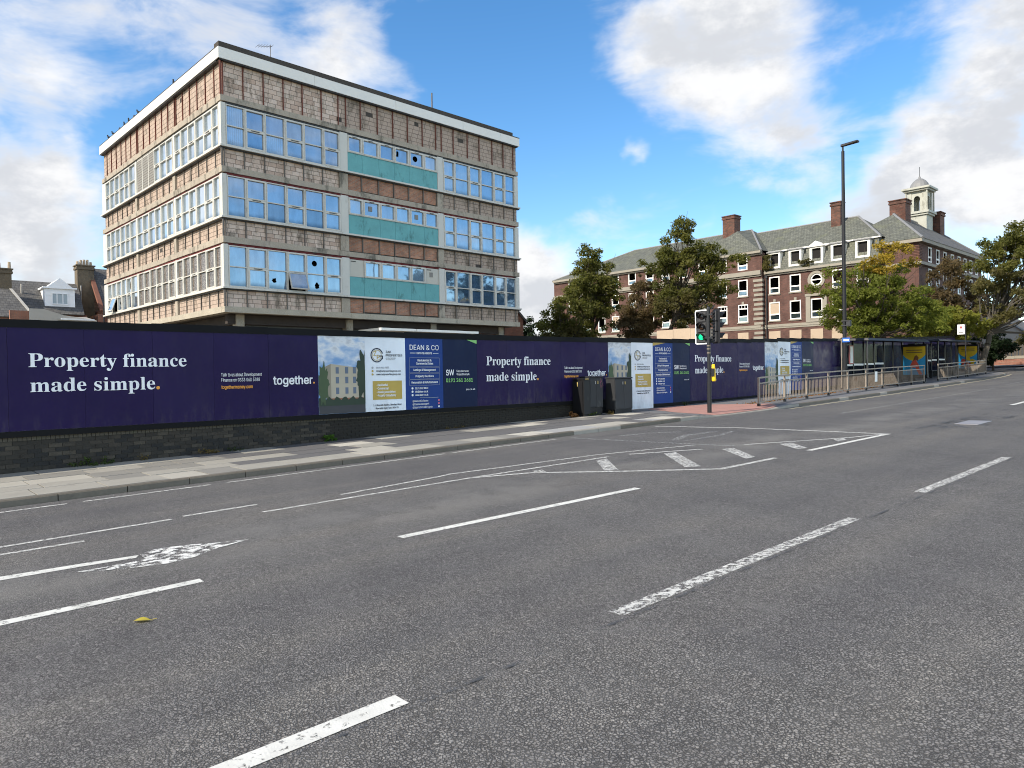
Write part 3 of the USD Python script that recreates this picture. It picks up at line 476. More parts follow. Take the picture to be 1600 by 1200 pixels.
post = MB()
for i, kind in enumerate(TK):
    a, c = TX[i], TX[i + 1]; nP = max(1, round((c - a) / 1.2)); ed = np.linspace(a, c, nP + 1); boards = []
    for x0, x1 in zip(ed[:-1], ed[1:]):
        xm = (x0 + x1) / 2; zt, zb = h_top(xm), h_bot(xm)
        if kind == 'white' and i > 4: zb = gz(xm, 15.8) + .12
        node = face(x0 + .002, x1 - .002, zb, zt, {'photo': 'print_sky'}.get(kind, 'vinyl_' + kind + ('' if kind != 'purple' else ['', '_worn', '', '_deep'][rng.integers(0, 4)])), d0=float(rng.uniform(-.002, .002)))
        boards.append((Board(node, x0, x1), zb, zt))
        face(x0, x1, zt + .002, zt + .148 + (0.012 if int(x0 / 3.4) % 2 else 0), 'trim_black', 'cap_rail', -.014, .05)
        if not (kind == 'white' and i > 4): face(x0, x1, zb - .115, zb - .002, 'trim_black', 'base_rail', -.012, .045)
        if xm > 17.3 and not (kind == 'white' and i > 4): face(x0, x1, gz(xm, 15.8) + .05, zb - .117, 'trim_black', 'kick_board', .0, .03)
        MB().box(x0 - .022, x0 + .022, hoard_y(x0) - .0065, hoard_y(x0) - .0025, zb + .3 + .0, zb + .302).build('joint_tape', MATS['trim_black'], HOARD) if False else None
        post.box(x0 - .05, x0 + .05, hoard_y(x0) + .06, hoard_y(x0) + .16, (float(gz(x0, 15.9)) + .85 if x0 < 17.5 else float(gz(x0, 16))), zt)
    B, zb, zt = boards[0]; Hh = zt - zb
    span = Board(B.node, a, c); S = (c - a) / 5.81
    if kind == 'purple' and i in (1, 6, 11):
        bz = zt - .73
        span.serif('Property finance', .255, .34 if i == 6 else .31, bz, 'ink_white', S * .985 if i != 11 else S)
        span.serif('made simple', .255, .33, bz - .465, 'ink_white', S * 1.0)
        wd = serif_width('made simple') * .255 / 135.0 * S
        span.shape('full_stop', Point(0, 0).buffer(.034, 10), .33 + wd + .045, bz - .465 + .03, 'ink_orange')
        T2 = Board(boards[3][0].node, a, c); u = 3.63 * S; dz_ = .95 if i < 5 else .86
        T2.text('Talk to us about Development', .075, u, zt - dz_ - .0, 'ink_white', .86 * S, False); T2.text('Finance on 0333 060 5388', .075, u, zt - dz_ - .115, 'ink_white', .82 * S, False); T2.text('togethermoney.com', .072, u, zt - dz_ - .27, 'ink_orange', .66 * S)
        T3 = Board(boards[4][0].node, a, c)
        T3.text('together', .19, 4.74 * S, zt - (1.09 if i > 5 else 1.15), 'ink_white', .93 * S); T3.shape('full_stop', Point(0, 0).buffer(.022, 10), 5.70 * S, zt - (1.07 if i > 5 else 1.13), 'ink_orange')
    if kind == 'photo':
        L = B.L; w0 = zb
        B.shape('printed_road', sbox(.005, .005, L - .005, .20), 0, w0, 'print_road'); B.shape('printed_brick', sbox(L * .25, .2, L * .98, .40), 0, w0, 'print_brick')
        B.shape('printed_wall', Polygon([(L * .26, .38), (L * .26, 1.22), (L * .80, 1.13), (L * .98, 1.10), (L * .98, .38)]), 0, w0, 'print_wall', lift=.006); B.shape('printed_wall', Polygon([(L * .12, .38), (L * .12, 1.14), (L * .26, 1.22), (L * .26, .38)]), 0, w0, 'print_wall_side', lift=.006)
        for cx in (.36, .56, .73):
            for cz in (.48, .74, .98): B.shape('printed_window', sbox(L * cx, cz, L * cx + .085, cz + .16), 0, w0, 'print_window', lift=.008)
        B.shape('printed_hedge', Polygon([(.005, .2)] + [(L * t, .38 + .05 * math.sin(t * 37)) for t in np.linspace(0.004, .99, 20)] + [(L - .005, .2)]), 0, w0, 'print_leaf_dark', lift=.007)
        for (cx, cz, rx, rz, nm) in ((.10, .72, .14, .48, 'print_leaf'), (.98, .95, .21, .62, 'print_leaf_dark')):
            t = np.linspace(0, 2 * np.pi, 60, endpoint=False); rr = 1 + .22 * np.sin(t * 9 + cx * 9) * rng.uniform(.3, 1, 60) + rng.uniform(-.14, .1, 60)
            B.shape('printed_tree', Polygon(np.column_stack([L * cx + rx * rr * np.cos(t), cz + rz * rr * np.sin(t)])).buffer(0).intersection(sbox(.004, .01, L - .004, Hh - .02)), 0, w0, nm, lift=.0095)
    if kind == 'white':
        L = B.L; cx, cz = L * .29, zt - .46
        ring = Point(0, 0).buffer(.185, 24).difference(Point(0, 0).buffer(.155, 24)).difference(Polygon([(0, 0), (.4, .10), (.4, -.03)])).union(sbox(.06, -.035, .18, -.005)).union(sbox(.15, -.10, .18, -.005))
        B.shape('logo_ring', ring, cx, cz, 'ink_dark'); B.shape('logo_ring', Point(0, 0).buffer(.137, 24).difference(Point(0, 0).buffer(.125, 24)), cx, cz, 'ink_gold'); B.text('Z', .12, cx - .10, cz - .015, 'ink_gold', bold=False); B.text('P', .12, cx + .0, cz - .11, 'ink_gold', bold=False)
        for k, (s, m) in enumerate((('ZAK', 'ink_dark'), ('PROPERTIES', 'ink_dark'), ('GROUP', 'ink_grey'))): B.text(s, .058, L * .51, zt - .40 - .088 * k, m, {0: .16, 1: .50, 2: .29}[k], False)
        for k, (s, wd) in enumerate((('0191 903 9053', .38), ('info@zakpropertiesgroup.com', .74), ('www.zakpropertiesgroup.com', .74))):
            B.text(s, .045, L * .27, zt - .80 - .085 * k, 'ink_grey' if k == 0 else 'ink_dark', wd, False); B.shape('icon', Point(0, 0).buffer(.028, 8), L * .18, zt - .78 - .085 * k, 'ink_gold' if k != 0 else 'ink_grey')
        B.shape('gold_box', sbox(0, 0, L * .72, .48), L * .18, zt - 1.60, 'ink_gold')
        for k, s in enumerate(('-Residential', '-Commercial', '-Housing associations', '-Property consultancy')): B.text(s, .055, L * .27, zt - 1.25 - .09 * k, 'ink_white', (.33, .35, .56, .58)[k], lift=.008)
        B.text('1-2 Riverside Studios / Amethyst Road', .045, L * .53, zt - 1.76, 'ink_dark', .84, False, 'c'); B.text('Newcastle Upon Tyne / NE4 7YL', .045, L * .53, zt - 1.84, 'ink_dark', .70, False, 'c')
    if kind == 'blue':
        L = B.L
        if i > 5: B.shape('gold_corner', Polygon([(.01, 0), (L * .62, 0), (.01, -.12)]), 0, zt - .004, 'ink_gold')
        B.text('DEAN & CO', .135, L * .5, zt - .31, 'ink_white', .95, False, 'c'); B.text('ESTATE AGENTS', .05, L * .5, zt - .42, 'ink_white', .5, True, 'c')
        for q in ((.12, .27), (.73, .88)): B.shape('rule', sbox(L * q[0], 0, L * q[1], .012), 0, zt - .40, 'ink_white')
        z = zt - .52
        for k, s in enumerate((('Residential &', 'Commercial Sales'), ('Lettings & Management',), ('Property Auctions',), ('Renovation & Refurbishment',))):
            hgt = .24 if k == 0 else .155
            B.shape('text_frame', sbox(0, 0, .98, hgt).difference(sbox(.006, .006, .974, hgt - .006)), (L - .98) / 2, z - hgt, 'ink_grey')
            for j, t in enumerate(s): B.text(t, .055, L * .5, z - .095 - j * .085 - (.005 if k else 0), 'ink_white', min(.86, .035 * len(t)), True, 'c')
            z -= hgt + .012
        for k, s in enumerate(('0191 222 0040', 'info@dean-co.uk', 'www.dean-co.uk')): B.text(s, .05, L * .24, zt - 1.36 - .09 * k, 'ink_white', .42); B.shape('icon', Point(0, 0).buffer(.03, 8), L * .17, zt - 1.335 - .09 * k, 'ink_white')
        B.shape('rule', sbox(L * .36, 0, L * .86, .01), 0, zt - 1.60, 'ink_grey')
        for k, s in enumerate(('@DeanandCoEstates', '@Deanestateagent', '@Dean & Co Estate Agents')): B.text(s, .05, L * .17, zt - 1.70 - .085 * k, 'ink_white', (.50, .53, .64)[k], False); B.shape('icon', sbox(-.025, -.02, .025, .03), L * .87, zt - 1.68 - .085 * k, ('ink_pink', 'ink_pink', 'ink_white')[k])
    if kind == 'navy':
        L = B.L
        B.shape('green_corner', Polygon([(L * .70, 0), (L - .008, 0), (L - .008, -.11)]), 0, zt - .004, 'ink_green')
        B.text('SW', .15, L * .08, zt - 1.0, 'ink_white', .28); B.text('Sanderson', .06, L * .38, zt - .915, 'ink_white', .44, False); B.text('Weatherall', .06, L * .38, zt - 1.005, 'ink_white', .46, False)
        B.text('0191 261 2681', .10, L * .08, zt - 1.19, 'ink_green', .95); B.text('sw.co.uk', .05, L * .93, zt - 1.43, 'ink_white', .34, False, 'r')
post.build('support_post', surf('timber_post', (.25, .2, .13), .85), HOARD, kind='stuff')

# ------------------------------------------------------------------ derelict office block
LX, LY = 20.22, 20.14
OFF = thing('office_block', 'derelict stripped four-storey office block with bands of white framed windows', 'building', (13.034, 34.926, 0.0), 1.868, local=True)
for i, (c, v) in enumerate((((.535, .41, .33), .22), ((.58, .46, .38), .2), ((.45, .33, .26), .24), ((.50, .405, .33), .2))):
    surf(f'block_{"abcd"[i]}', c, .92, v, 3, fine=40, bump=.004, bscale=50, tint=((.15, .12, .09), .50, 1.5))
surf('block_mix', (.515, .40, .32), .92, .26, 3, fine=40, bump=.004, bscale=50, island=.75, tint=((.15, .12, .09), .50, 1.5))
surf('block_mortar', (.055, .047, .04), .95, .2, 5); surf('raw_concrete', (.34, .295, .235), .92, .28, 1.6, fine=18, bump=.02, bscale=14, tint=((.10, .09, .07), .50, 1.4))
surf('raw_concrete_low', (.36, .32, .25), .92, .28, 1.6, fine=18, bump=.02, bscale=14, tint=((.06, .055, .045), .58, 1.1))
surf('rust', (.13, .042, .028), .85, .35, 4, fine=40); surf('steel_grey', (.13, .115, .10), .8, .3, 4); surf('window_frame', (.53, .51, .455), .5, .08, 2, tint=((.34, .31, .25), .54, 2.0)); surf('white_pier', (.52, .51, .46), .55, .08, 1.2, tint=((.36, .34, .28), .6, 1.0))
surf('fascia_white', (.68, .66, .61), .45, .07, .9, tint=((.40, .40, .36), .62, 1.2)); surf('roof_felt', (.055, .047, .040), .95, .35, 4, fine=20, bump=.02, bscale=20)
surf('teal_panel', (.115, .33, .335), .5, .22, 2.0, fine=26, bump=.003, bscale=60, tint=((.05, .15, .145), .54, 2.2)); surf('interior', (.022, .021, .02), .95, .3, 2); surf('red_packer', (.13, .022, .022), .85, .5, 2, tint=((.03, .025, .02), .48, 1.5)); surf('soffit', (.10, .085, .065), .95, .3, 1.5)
surf('louvre', (.20, .19, .17), .7, .1, 3); surf('grey_panel', (.46, .44, .38), .6, .08, 2); surf('handle_black', (.03, .03, .03), .5, .1, 3); surf('canopy_white', (.78, .77, .72), .6, .1, 2, tint=((.4, .38, .33), .58, 3)); surf('dark_wall', (.045, .035, .03), .9, .3, 1.5)


def brick(name, axis, c1, c2, mortar, w=.225, h=.075, var=.25, stain=.6, ms=.012):
    """Courses of brick too far off to pick apart; axis = the horizontal axis along the wall (object space)."""
    n = {'tc': ('texture_coordinate', {}), 's': ('separate_xyz', {}), 'c': ('combine_xyz', {}), 'b': ('brick_texture', {'color1': c1, 'color2': c2, 'mortar': mortar, 'scale': 1.0, 'mortar_size': ms, 'brick_width': w, 'row_height': h, 'bias': -.1}), 'g': ('geometry', {}), 'a': ('noise_texture', {'scale': 1.3, 'detail': 6.0, 'roughness': .65}), 'ar': ('rgb_ramp', {'ramp': [(.28, (1 - var, 1 - var, 1 - var)), (.72, (1 + var, 1 + var * .95, 1 + var * .9))]}), 'm': ('mix_color', {'blend_type': 'multiply', 'fac': 1.0, 'use_clamp_result': False}),
         't': ('noise_texture', {'scale': .5, 'detail': 7.0, 'roughness': .7}), 'tm': ('map_range', {'range_type': 'smoothstep', 'from_min': stain, 'from_max': stain + .15, 'to_min': 0.0, 'to_max': .7, 'clamp': True}), 'tx': ('mix_color', {'b': tuple(np.array(c1) * .45)}),
         'bp': ('bump', {'strength': .6, 'distance': .012}), 'inv': ('math', {'math_type': 'subtract', 'value1': 1.0}), 'p': ('principled_bsdf', {'roughness': .88, 'specular_ior_level': .3})}
    ax = {'x': 's.x', 'y': 's.y', 'xy': 'sxy.value'}[axis]; n['sxy'] = ('math', {'math_type': 'add'})
    return flat_mat(name, n, [('tc.object', 's.vector'), ('s.x', 'sxy.value1'), ('s.y', 'sxy.value2'), (ax, 'c.x'), ('s.z', 'c.y'), ('c.vector', 'b.vector'), ('g.position', 'a.vector'), ('a.fac', 'ar.fac'), ('b.color', 'm.a'), ('ar.color', 'm.b'), ('g.position', 't.vector'), ('t.fac', 'tm.value'), ('tm.result', 'tx.fac'), ('m.result', 'tx.a'), ('tx.result', 'p.base_color'), ('b.fac', 'inv.value2'), ('inv.value', 'bp.height'), ('bp.normal', 'p.normal')], 'p.BSDF')


brick('infill_brick', 'x', (.42, .19, .11), (.28, .125, .08), (.27, .215, .17), var=.4, stain=.60)


def glass(name, base, mix, tint=(.86, .93, 1.0), rough=.03, wav=.01, ws=.7, blind=False):
    n = {'g': ('geometry', {}), 'n': ('noise_texture', {'scale': ws, 'detail': 2.0}), 'bp': ('bump', {'strength': .5, 'distance': wav}), 'f': ('fresnel', {'IOR': 1.5}), 'ad': ('math', {'math_type': 'add', 'value2': mix, 'use_clamp': True}), 'gl': ('glossy_bsdf', {'color': tint, 'roughness': rough}),
         'a': ('noise_texture', {'scale': 1.1, 'detail': 5.0, 'roughness': .6}), 'r': ('rgb_ramp', {'ramp': [(.3, np.array(base) * .6), (.7, np.array(base) * 1.3)]}), 'd': ('diffuse_bsdf', {}), 'x': ('mix_closure', {}),
         'sp': ('separate_xyz', {}), 'zo': ('math', {'math_type': 'subtract', 'value2': 6.20}), 'zm': ('math', {'math_type': 'floored_modulo', 'value2': 3.435}), 'dn': ('noise_texture', {'scale': 2.5, 'detail': 6.0, 'roughness': .7}), 'zn': ('math', {'math_type': 'multiply_add', 'value2': -.22}), 'dz': ('map_range', {'range_type': 'smoothstep', 'from_min': -.06, 'from_max': .26, 'to_min': .38, 'to_max': 1.0, 'clamp': True}), 'sm': ('mapping', {'scale': (2.0, 2.0, .5)}), 'ds': ('noise_texture', {'scale': 1.6, 'detail': 6.0, 'roughness': .65}), 'dr': ('map_range', {'from_min': .35, 'from_max': .7, 'to_min': 1.08, 'to_max': .80, 'clamp': True}), 'm1': ('math', {'math_type': 'multiply'}), 'm2': ('math', {'math_type': 'multiply'})}
    if blind:
        n['w'] = ('wave_texture', {'bands_direction': 'x', 'scale': 3.0, 'distortion': .3}); n['wr'] = ('map_range', {'from_min': 0.0, 'from_max': .35, 'to_min': .55, 'to_max': 1.0, 'clamp': True}); n['m3'] = ('math', {'math_type': 'multiply'})
    k = ([('g.position', 'w.vector'), ('w.fac', 'wr.value'), ('wr.result', 'm3.value1'), ('m2.value', 'm3.value2'), ('m3.value', 'x.fac')] if blind else [('m2.value', 'x.fac')])
    return flat_mat(name, n, k + [('g.position', 'sp.vector'), ('sp.z', 'zo.value1'), ('zo.value', 'zm.value1'), ('g.position', 'dn.vector'), ('dn.fac', 'zn.value1'), ('zm.value', 'zn.value3'), ('zn.value', 'dz.value'), ('g.position', 'sm.vector'), ('sm.vector', 'ds.vector'), ('ds.fac', 'dr.value'), ('ad.value', 'm1.value1'), ('dz.result', 'm1.value2'), ('m1.value', 'm2.value1'), ('dr.result', 'm2.value2'),
                    ('g.position', 'n.vector'), ('n.fac', 'bp.height'), ('bp.normal', 'gl.normal'), ('bp.normal', 'f.normal'), ('f.fac', 'ad.value1'), ('g.position', 'a.vector'), ('a.fac', 'r.fac'), ('r.color', 'd.color'), ('d.BSDF', 'x.closure1'), ('gl.BSDF', 'x.closure2')], 'x.closure')


glass('glass_a', (.035, .065, .11), .43, (.80, .90, 1.0)); glass('glass_b', (.06, .105, .16), .38, (.80, .90, 1.0)); glass('glass_c', (.025, .05, .09), .30); glass('glass_d', (.10, .15, .20), .40); glass('glass_blind', (.16, .20, .24), .46, blind=True); glass('glass_dark', (.02, .03, .035), .22)
# panes with a mottled brown pattern
n = {'g': ('geometry', {}), 'a': ('voronoi_texture', {'scale': 24.0}), 'bw': ('rgb_to_bw', {}), 'b': ('noise_texture', {'scale': 14.0, 'detail': 7.0, 'roughness': .75}), 'm': ('math', {'math_type': 'multiply_add', 'value2': .45}), 'h': ('math', {'math_type': 'multiply', 'value2': .62}), 'r': ('rgb_ramp', {'ramp': [(.2, (.015, .012, .01)), (.42, (.07, .05, .036)), (.58, (.14, .11, .09)), (.8, (.33, .30, .27))]}), 'p': ('principled_bsdf', {'roughness': .22, 'specular_ior_level': .7})}
flat_mat('pane_mottled', n, [('g.position', 'a.vector'), ('a.color', 'bw.color'), ('g.position', 'b.vector'), ('bw.val', 'm.value1'), ('b.fac', 'h.value1'), ('h.value', 'm.value3'), ('m.value', 'r.fac'), ('r.color', 'p.base_color')], 'p.BSDF')

SLAB = [15.19, 11.75, 8.34, 4.94]; SILL = [13.07, 9.63, 6.20]
# face mapping: (s along the face, d inward from the slab edge, z)
def on(face, s, d, z): return (s, d, z) if face == 'R' else (d, s, z)
def fbox(m, face, s0, s1, d0, d1, z0, z1):
    return m.box(s0, s1, d0, d1, z0, z1) if face == 'R' else m.box(d0, d1, s0, s1, z0, z1)


# cores, slabs, sills
for k, z in enumerate(SLAB):
    mat = MATS['raw_concrete'] if k < 3 else MATS['raw_concrete_low']
    for face, ln in (('R', LX), ('L', LY)):
        s = 0.0 if face == 'R' else .42; j = 0
        while s < ln - .01:
            s1 = min(s + rng.uniform(2.8, 4.2), ln); s1 = ln if ln - s1 < 1.5 else s1
            fbox(MB(), face, s + (.004 if s > .01 else 0), s1, float(rng.uniform(-.012, .012)), .42, z + rng.uniform(-.01, .01), z + .29 + rng.uniform(-.012, .012)).build('slab_edge', mat, OFF); s = s1
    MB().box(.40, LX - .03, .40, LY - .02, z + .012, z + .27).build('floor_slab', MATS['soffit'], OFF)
MB().box(.55, LX - .5, .55, LY - .5, 5.2, 17.2).build('shade_lining', MATS['interior'], OFF)  # near-black core: the shade of unlit rooms put into its colour
MB().box(LX - .4, LX - .05, .3, LY - .05, 5.2, 17.3).box(.3, LX - .05, LY - .4, LY - .06, 5.2, 17.3).build('rear_wall', MATS['block_mix'], OFF)
for z in SILL:
    for face, ln in (('R', LX), ('L', LY)):
        for q in range(3):
            a, b_ = [-.08, 6.74, 13.48, ln + .12][q:q + 2] if face == 'R' else [-.08, 6.45, 13.0, ln + .12][q:q + 2]
            a = .16 if (face == 'L' and q == 0) else a
            fbox(MB(), face, a + .002, b_, -.09, .16, z - .10, z - .012).build('window_sill', MATS['window_frame'], OFF)
            fbox(MB(), face, a + .05, b_, .02, .2, z - .16, z - .102).build('sill_batten', MATS['handle_black'], OFF)
# fascia and roof
for face, ln in (('R', LX), ('L', LY)):
    ed = [-.1, 5.0, 10.2, 15.3, ln + .1] if face == 'R' else [-.06, 7.9, 14.6, ln + .1]
    for a, b_ in zip(ed[:-1], ed[1:]): fbox(MB(), face, a + .006, b_ - .006, -.10, -.055, 17.18, 17.71).build('fascia_panel', MATS['fascia_white'], OFF)
    fbox(MB(), face, 0 if face == 'R' else .3, ln, -.054, .3, 17.12, 17.70).build('fascia_backing', MATS['handle_black'], OFF)
MB().box(.0, LX, .0, LY, 17.70, 17.78).build('roof', MATS['roof_felt'], OFF)
MB().box(-.05, 19.75, -.04, .5, 17.785, 18.0).box(-.075, LX + .12, -.085, .42, 17.712, 17.78).build('parapet_felt', MATS['roof_felt'], OFF); MB().box(-.08, .42, .43, LY + .1, 17.712, 17.79).build('parapet_felt', MATS['roof_felt'], OFF)

# blockwork of the spandrels
BAYX = {'R': [.24, 1.19, 2.24, 3.31, 4.38, 5.49, 6.51, 6.98, 7.92, 9.04, 10.1, 11.15, 12.24, 13.26, 13.70, 14.66, 15.82, 16.83, 17.96, 18.97, 19.89, 20.22],
        'L': [.10, 1.06, 2.17, 3.27, 4.30, 5.31, 6.30, 6.52, 7.58, 8.58, 9.61, 10.67, 11.78, 12.82, 13.05, 14.21, 15.19, 16.20, 17.23, 18.31, 19.31, 20.14]}
single, many = [], MB()
REC = .16
for k in range(4):
    z0 = SLAB[k] + .29; z1 = 17.15 if k == 0 else SILL[k - 1] - .13; nc = 7 if k == 0 else 4; ch = (z1 - z0) / nc
    for face, ln in (('R', LX), ('L', LY)):
        fbox(MB(), face, .2, ln - .02, REC + .012, REC + .3, z0 - .0, z1).build('mortar_bed', MATS['block_mortar'], OFF)
        for r in range(nc):
            s = .06 if face == 'R' else .40; s -= .22 if r % 2 else 0
            while s < ln - .05:
                w = .45 if rng.random() < .82 else .3; a, b_ = max(s, .06 if face == 'R' else REC + .16), min(s + w, ln - .02); s += w
                if b_ - a < .06: continue
                if face == 'R' and k > 0 and 6.98 < (a + b_) / 2 < 13.26: continue
                d = REC + rng.uniform(-.006, .006) + (.05 if rng.random() < .006 else 0)
                bx = (face, a + .010, b_ - .010, d, REC + .1, z0 + r * ch + .010, z0 + (r + 1) * ch - .010)
                if face == 'R' and a < 6.4 and len(single) < 292: single.append(bx)
                else: fbox(many, *bx)
for bx in single: fbox(MB(), *bx).build('concrete_block', MATS['block_' + 'aabbcd'[rng.integers(0, 6)]], OFF)
many.build('blockwork', MATS['block_mix'], OFF, kind='stuff')
# brick infill of the middle bay and its concrete stubs
for k in (1, 2, 3):
    z0 = SLAB[k] + .30; z1 = SILL[k - 1] - .14; e = BAYX['R'][7:14]
    for a, b_ in zip(e[:-1], e[1:]): fbox(MB(), 'R', a + .05, b_ - .05, REC - .012, REC + .2, z0 + .02 + rng.uniform(0, .08), z1).build('brick_infill', MATS['infill_brick'], OFF)
    for a, b_ in ((6.48, 7.0), (13.27, 13.72)): fbox(MB(), 'R', a, b_, .05, REC + .1, z0 + .002, z1 - .03).build('column_stub', MATS['raw_concrete'], OFF)
    for s in (6.42, 12.92): fbox(MB(), 'L', s, s + .36, .04, REC + .1, z0 + .002, z1 - .04).build('column_stub', MATS['raw_concrete'], OFF)
# vertical steel straps left from the cladding
for k in range(4):
    z0 = SLAB[k] + .295; z1 = 17.11 if k == 0 else SILL[k - 1] - .165
    for face in 'RL':
        for j, s in enumerate(BAYX[face][1:-1]):
            if k > 0 and face == 'L' and j in (5, 6, 12, 13): continue
            t = .05 if face == 'R' else .045; dep = .06 if face == 'R' else .055
            zb = z0
            fbox(MB(), face, s - t / 2, s + t / 2, (-.004 if zb < z0 else REC - dep), REC - .008, z0, z1).build('steel_strap', MATS['rust' if k == 0 else 'steel_grey'], OFF)
    m = MB(); fbox(m, 'R', .0, .07, .02, .09, z0, z1); fbox(m, 'R', .14, .19, .06, .13, z0, z1); m.build('steel_strap', MATS['rust' if k == 0 else 'steel_grey'], OFF)

# windows
def pane(node, face, s0, s1, d, z0, z1, mat, hole=None, name='pane'):
    ts, tz = rng.normal(0, .0022), rng.normal(0, .0018)
    P = sbox(s0, z0, s1, z1)
    if hole is not None: P = P.difference(hole)
    v, f = trimesh.creation.triangulate_polygon(P, engine='earcut') if hole is not None else (np.array([(s0, z0), (s1, z0), (s1, z1), (s0, z1)]), np.array([[0, 1, 2], [0, 2, 3]]))
    cs, cz = (s0 + s1) / 2, (z0 + z1) / 2
    MB().add([on(face, s, d + (s - cs) * ts + (z - cz) * tz, z) for s, z in v], f).build(name, MATS[mat], node)


def frame(face, s0, s1, z0, z1, t, d0, d1, m=None):
    m = m or MB(); fbox(m, face, s0, s0 + t, d0, d1, z0, z1); fbox(m, face, s1 - t, s1, d0, d1, z0, z1); fbox(m, face, s0 + t, s1 - t, d0, d1, z0, z0 + t); fbox(m, face, s0 + t, s1 - t, d0, d1, z1 - t, z1); return m


def blob(cx, cz, r, seed, sq=1.0):
    g = np.random.default_rng(seed); t = np.linspace(0, 2 * np.pi, 15, endpoint=False); rr = r * g.uniform(.6, 1.2, 15); return Polygon(np.column_stack([cx + rr * np.cos(t), cz + sq * rr * np.sin(t)])).buffer(0)


def window(face, s0, s1, z0, z1, kind, g1='glass_a', g2=None, hole1=None, hole2=None):
    """fixed: two panes and a thin bar; sash: a thicker opening light below; hopper: one light; open: the lower light hangs out."""
    g2 = g2 or g1; d0, d1 = -.01, .13; g = .006; zt = z0 + (z1 - z0) * .49
    m = frame(face, s0 + g, s1 - g, z0, z1, .045, d0, d1)
    if kind == 'hopper':
        frame(face, s0 + .05, s1 - .05, z0 + .045, z1 - .045, .05, d0 - .012, d1 - .03, m)
        w = m.build('window', MATS['window_frame'], OFF); fbox(MB(), face, (s0 + s1) / 2 - .16, (s0 + s1) / 2 + .16, d0 - .02, d0, z1 - .085, z1 - .05).build('vent', MATS['handle_black'], w)
        pane(w, face, s0 + .10, s1 - .10, d0 + .08, z0 + .095, z1 - .095, g1, hole1); return w
    fbox(m, face, s0 + .05, s1 - .05, d0, d1, zt - .022, zt + .022)
    if kind in ('sash', 'open'):
        frame(face, s0 + .05, s1 - .05, zt + .022, z1 - .045, .035, d0 - .010, d1 - .03, m)
        if kind == 'sash': frame(face, s0 + .05, s1 - .05, z0 + .045, zt - .022, .06, d0 - .012, d1 - .03, m)
    w = m.build('window', MATS['window_frame'], OFF)
    e = .085 if kind in ('sash', 'open') else .045
    pane(w, face, s0 + e, s1 - e, d0 + .09, zt + (.057 if e > .05 else .022), z1 - e, g1, hole1)
    if kind == 'sash':
        fbox(MB(), face, (s0 + s1) / 2 - .22, (s0 + s1) / 2 + .22, d0 - .025, d0 - .011, zt - .045, zt - .008).build('vent', MATS['handle_black'], w)
        pane(w, face, s0 + .11, s1 - .11, d0 + .07, z0 + .105, zt - .082, g2, hole2)
    elif kind == 'open':
        h = zt - z0 - .07; an = math.radians(19); fr = frame('R', s0 + .03, s1 - .03, -h, 0, .06, -.02, .03)
        v = np.vstack(fr.v); f = np.vstack(fr.f); pv = np.array([(s0 + .09, .0, -h + .06), (s1 - .09, .0, -h + .06), (s1 - .09, .0, -.06), (s0 + .09, .0, -.06)])
        def swing(v): y = v[:, 1] * math.cos(an) + v[:, 2] * math.sin(an); z = -v[:, 1] * math.sin(an) + v[:, 2] * math.cos(an); q = np.column_stack([v[:, 0], y + d0 - .03, z + zt - .03]); return q if face == 'R' else q[:, [1, 0, 2]]
        sh = MB().add(swing(v), f).build('open_sash', MATS['window_frame'], w)
        MB().add(swing(pv), [[0, 1, 2, 3]]).build('pane', MATS[g2], w); fbox(MB(), face, (s0 + s1) / 2 - .2, (s0 + s1) / 2 + .2, d0 - .05, d0 - .035, zt - .05, zt - .01).build('vent', MATS['handle_black'], w)
    else: pane(w, face, s0 + .045, s1 - .045, d0 + .09, z0 + .045, zt - .022, g2, hole2)
    return w


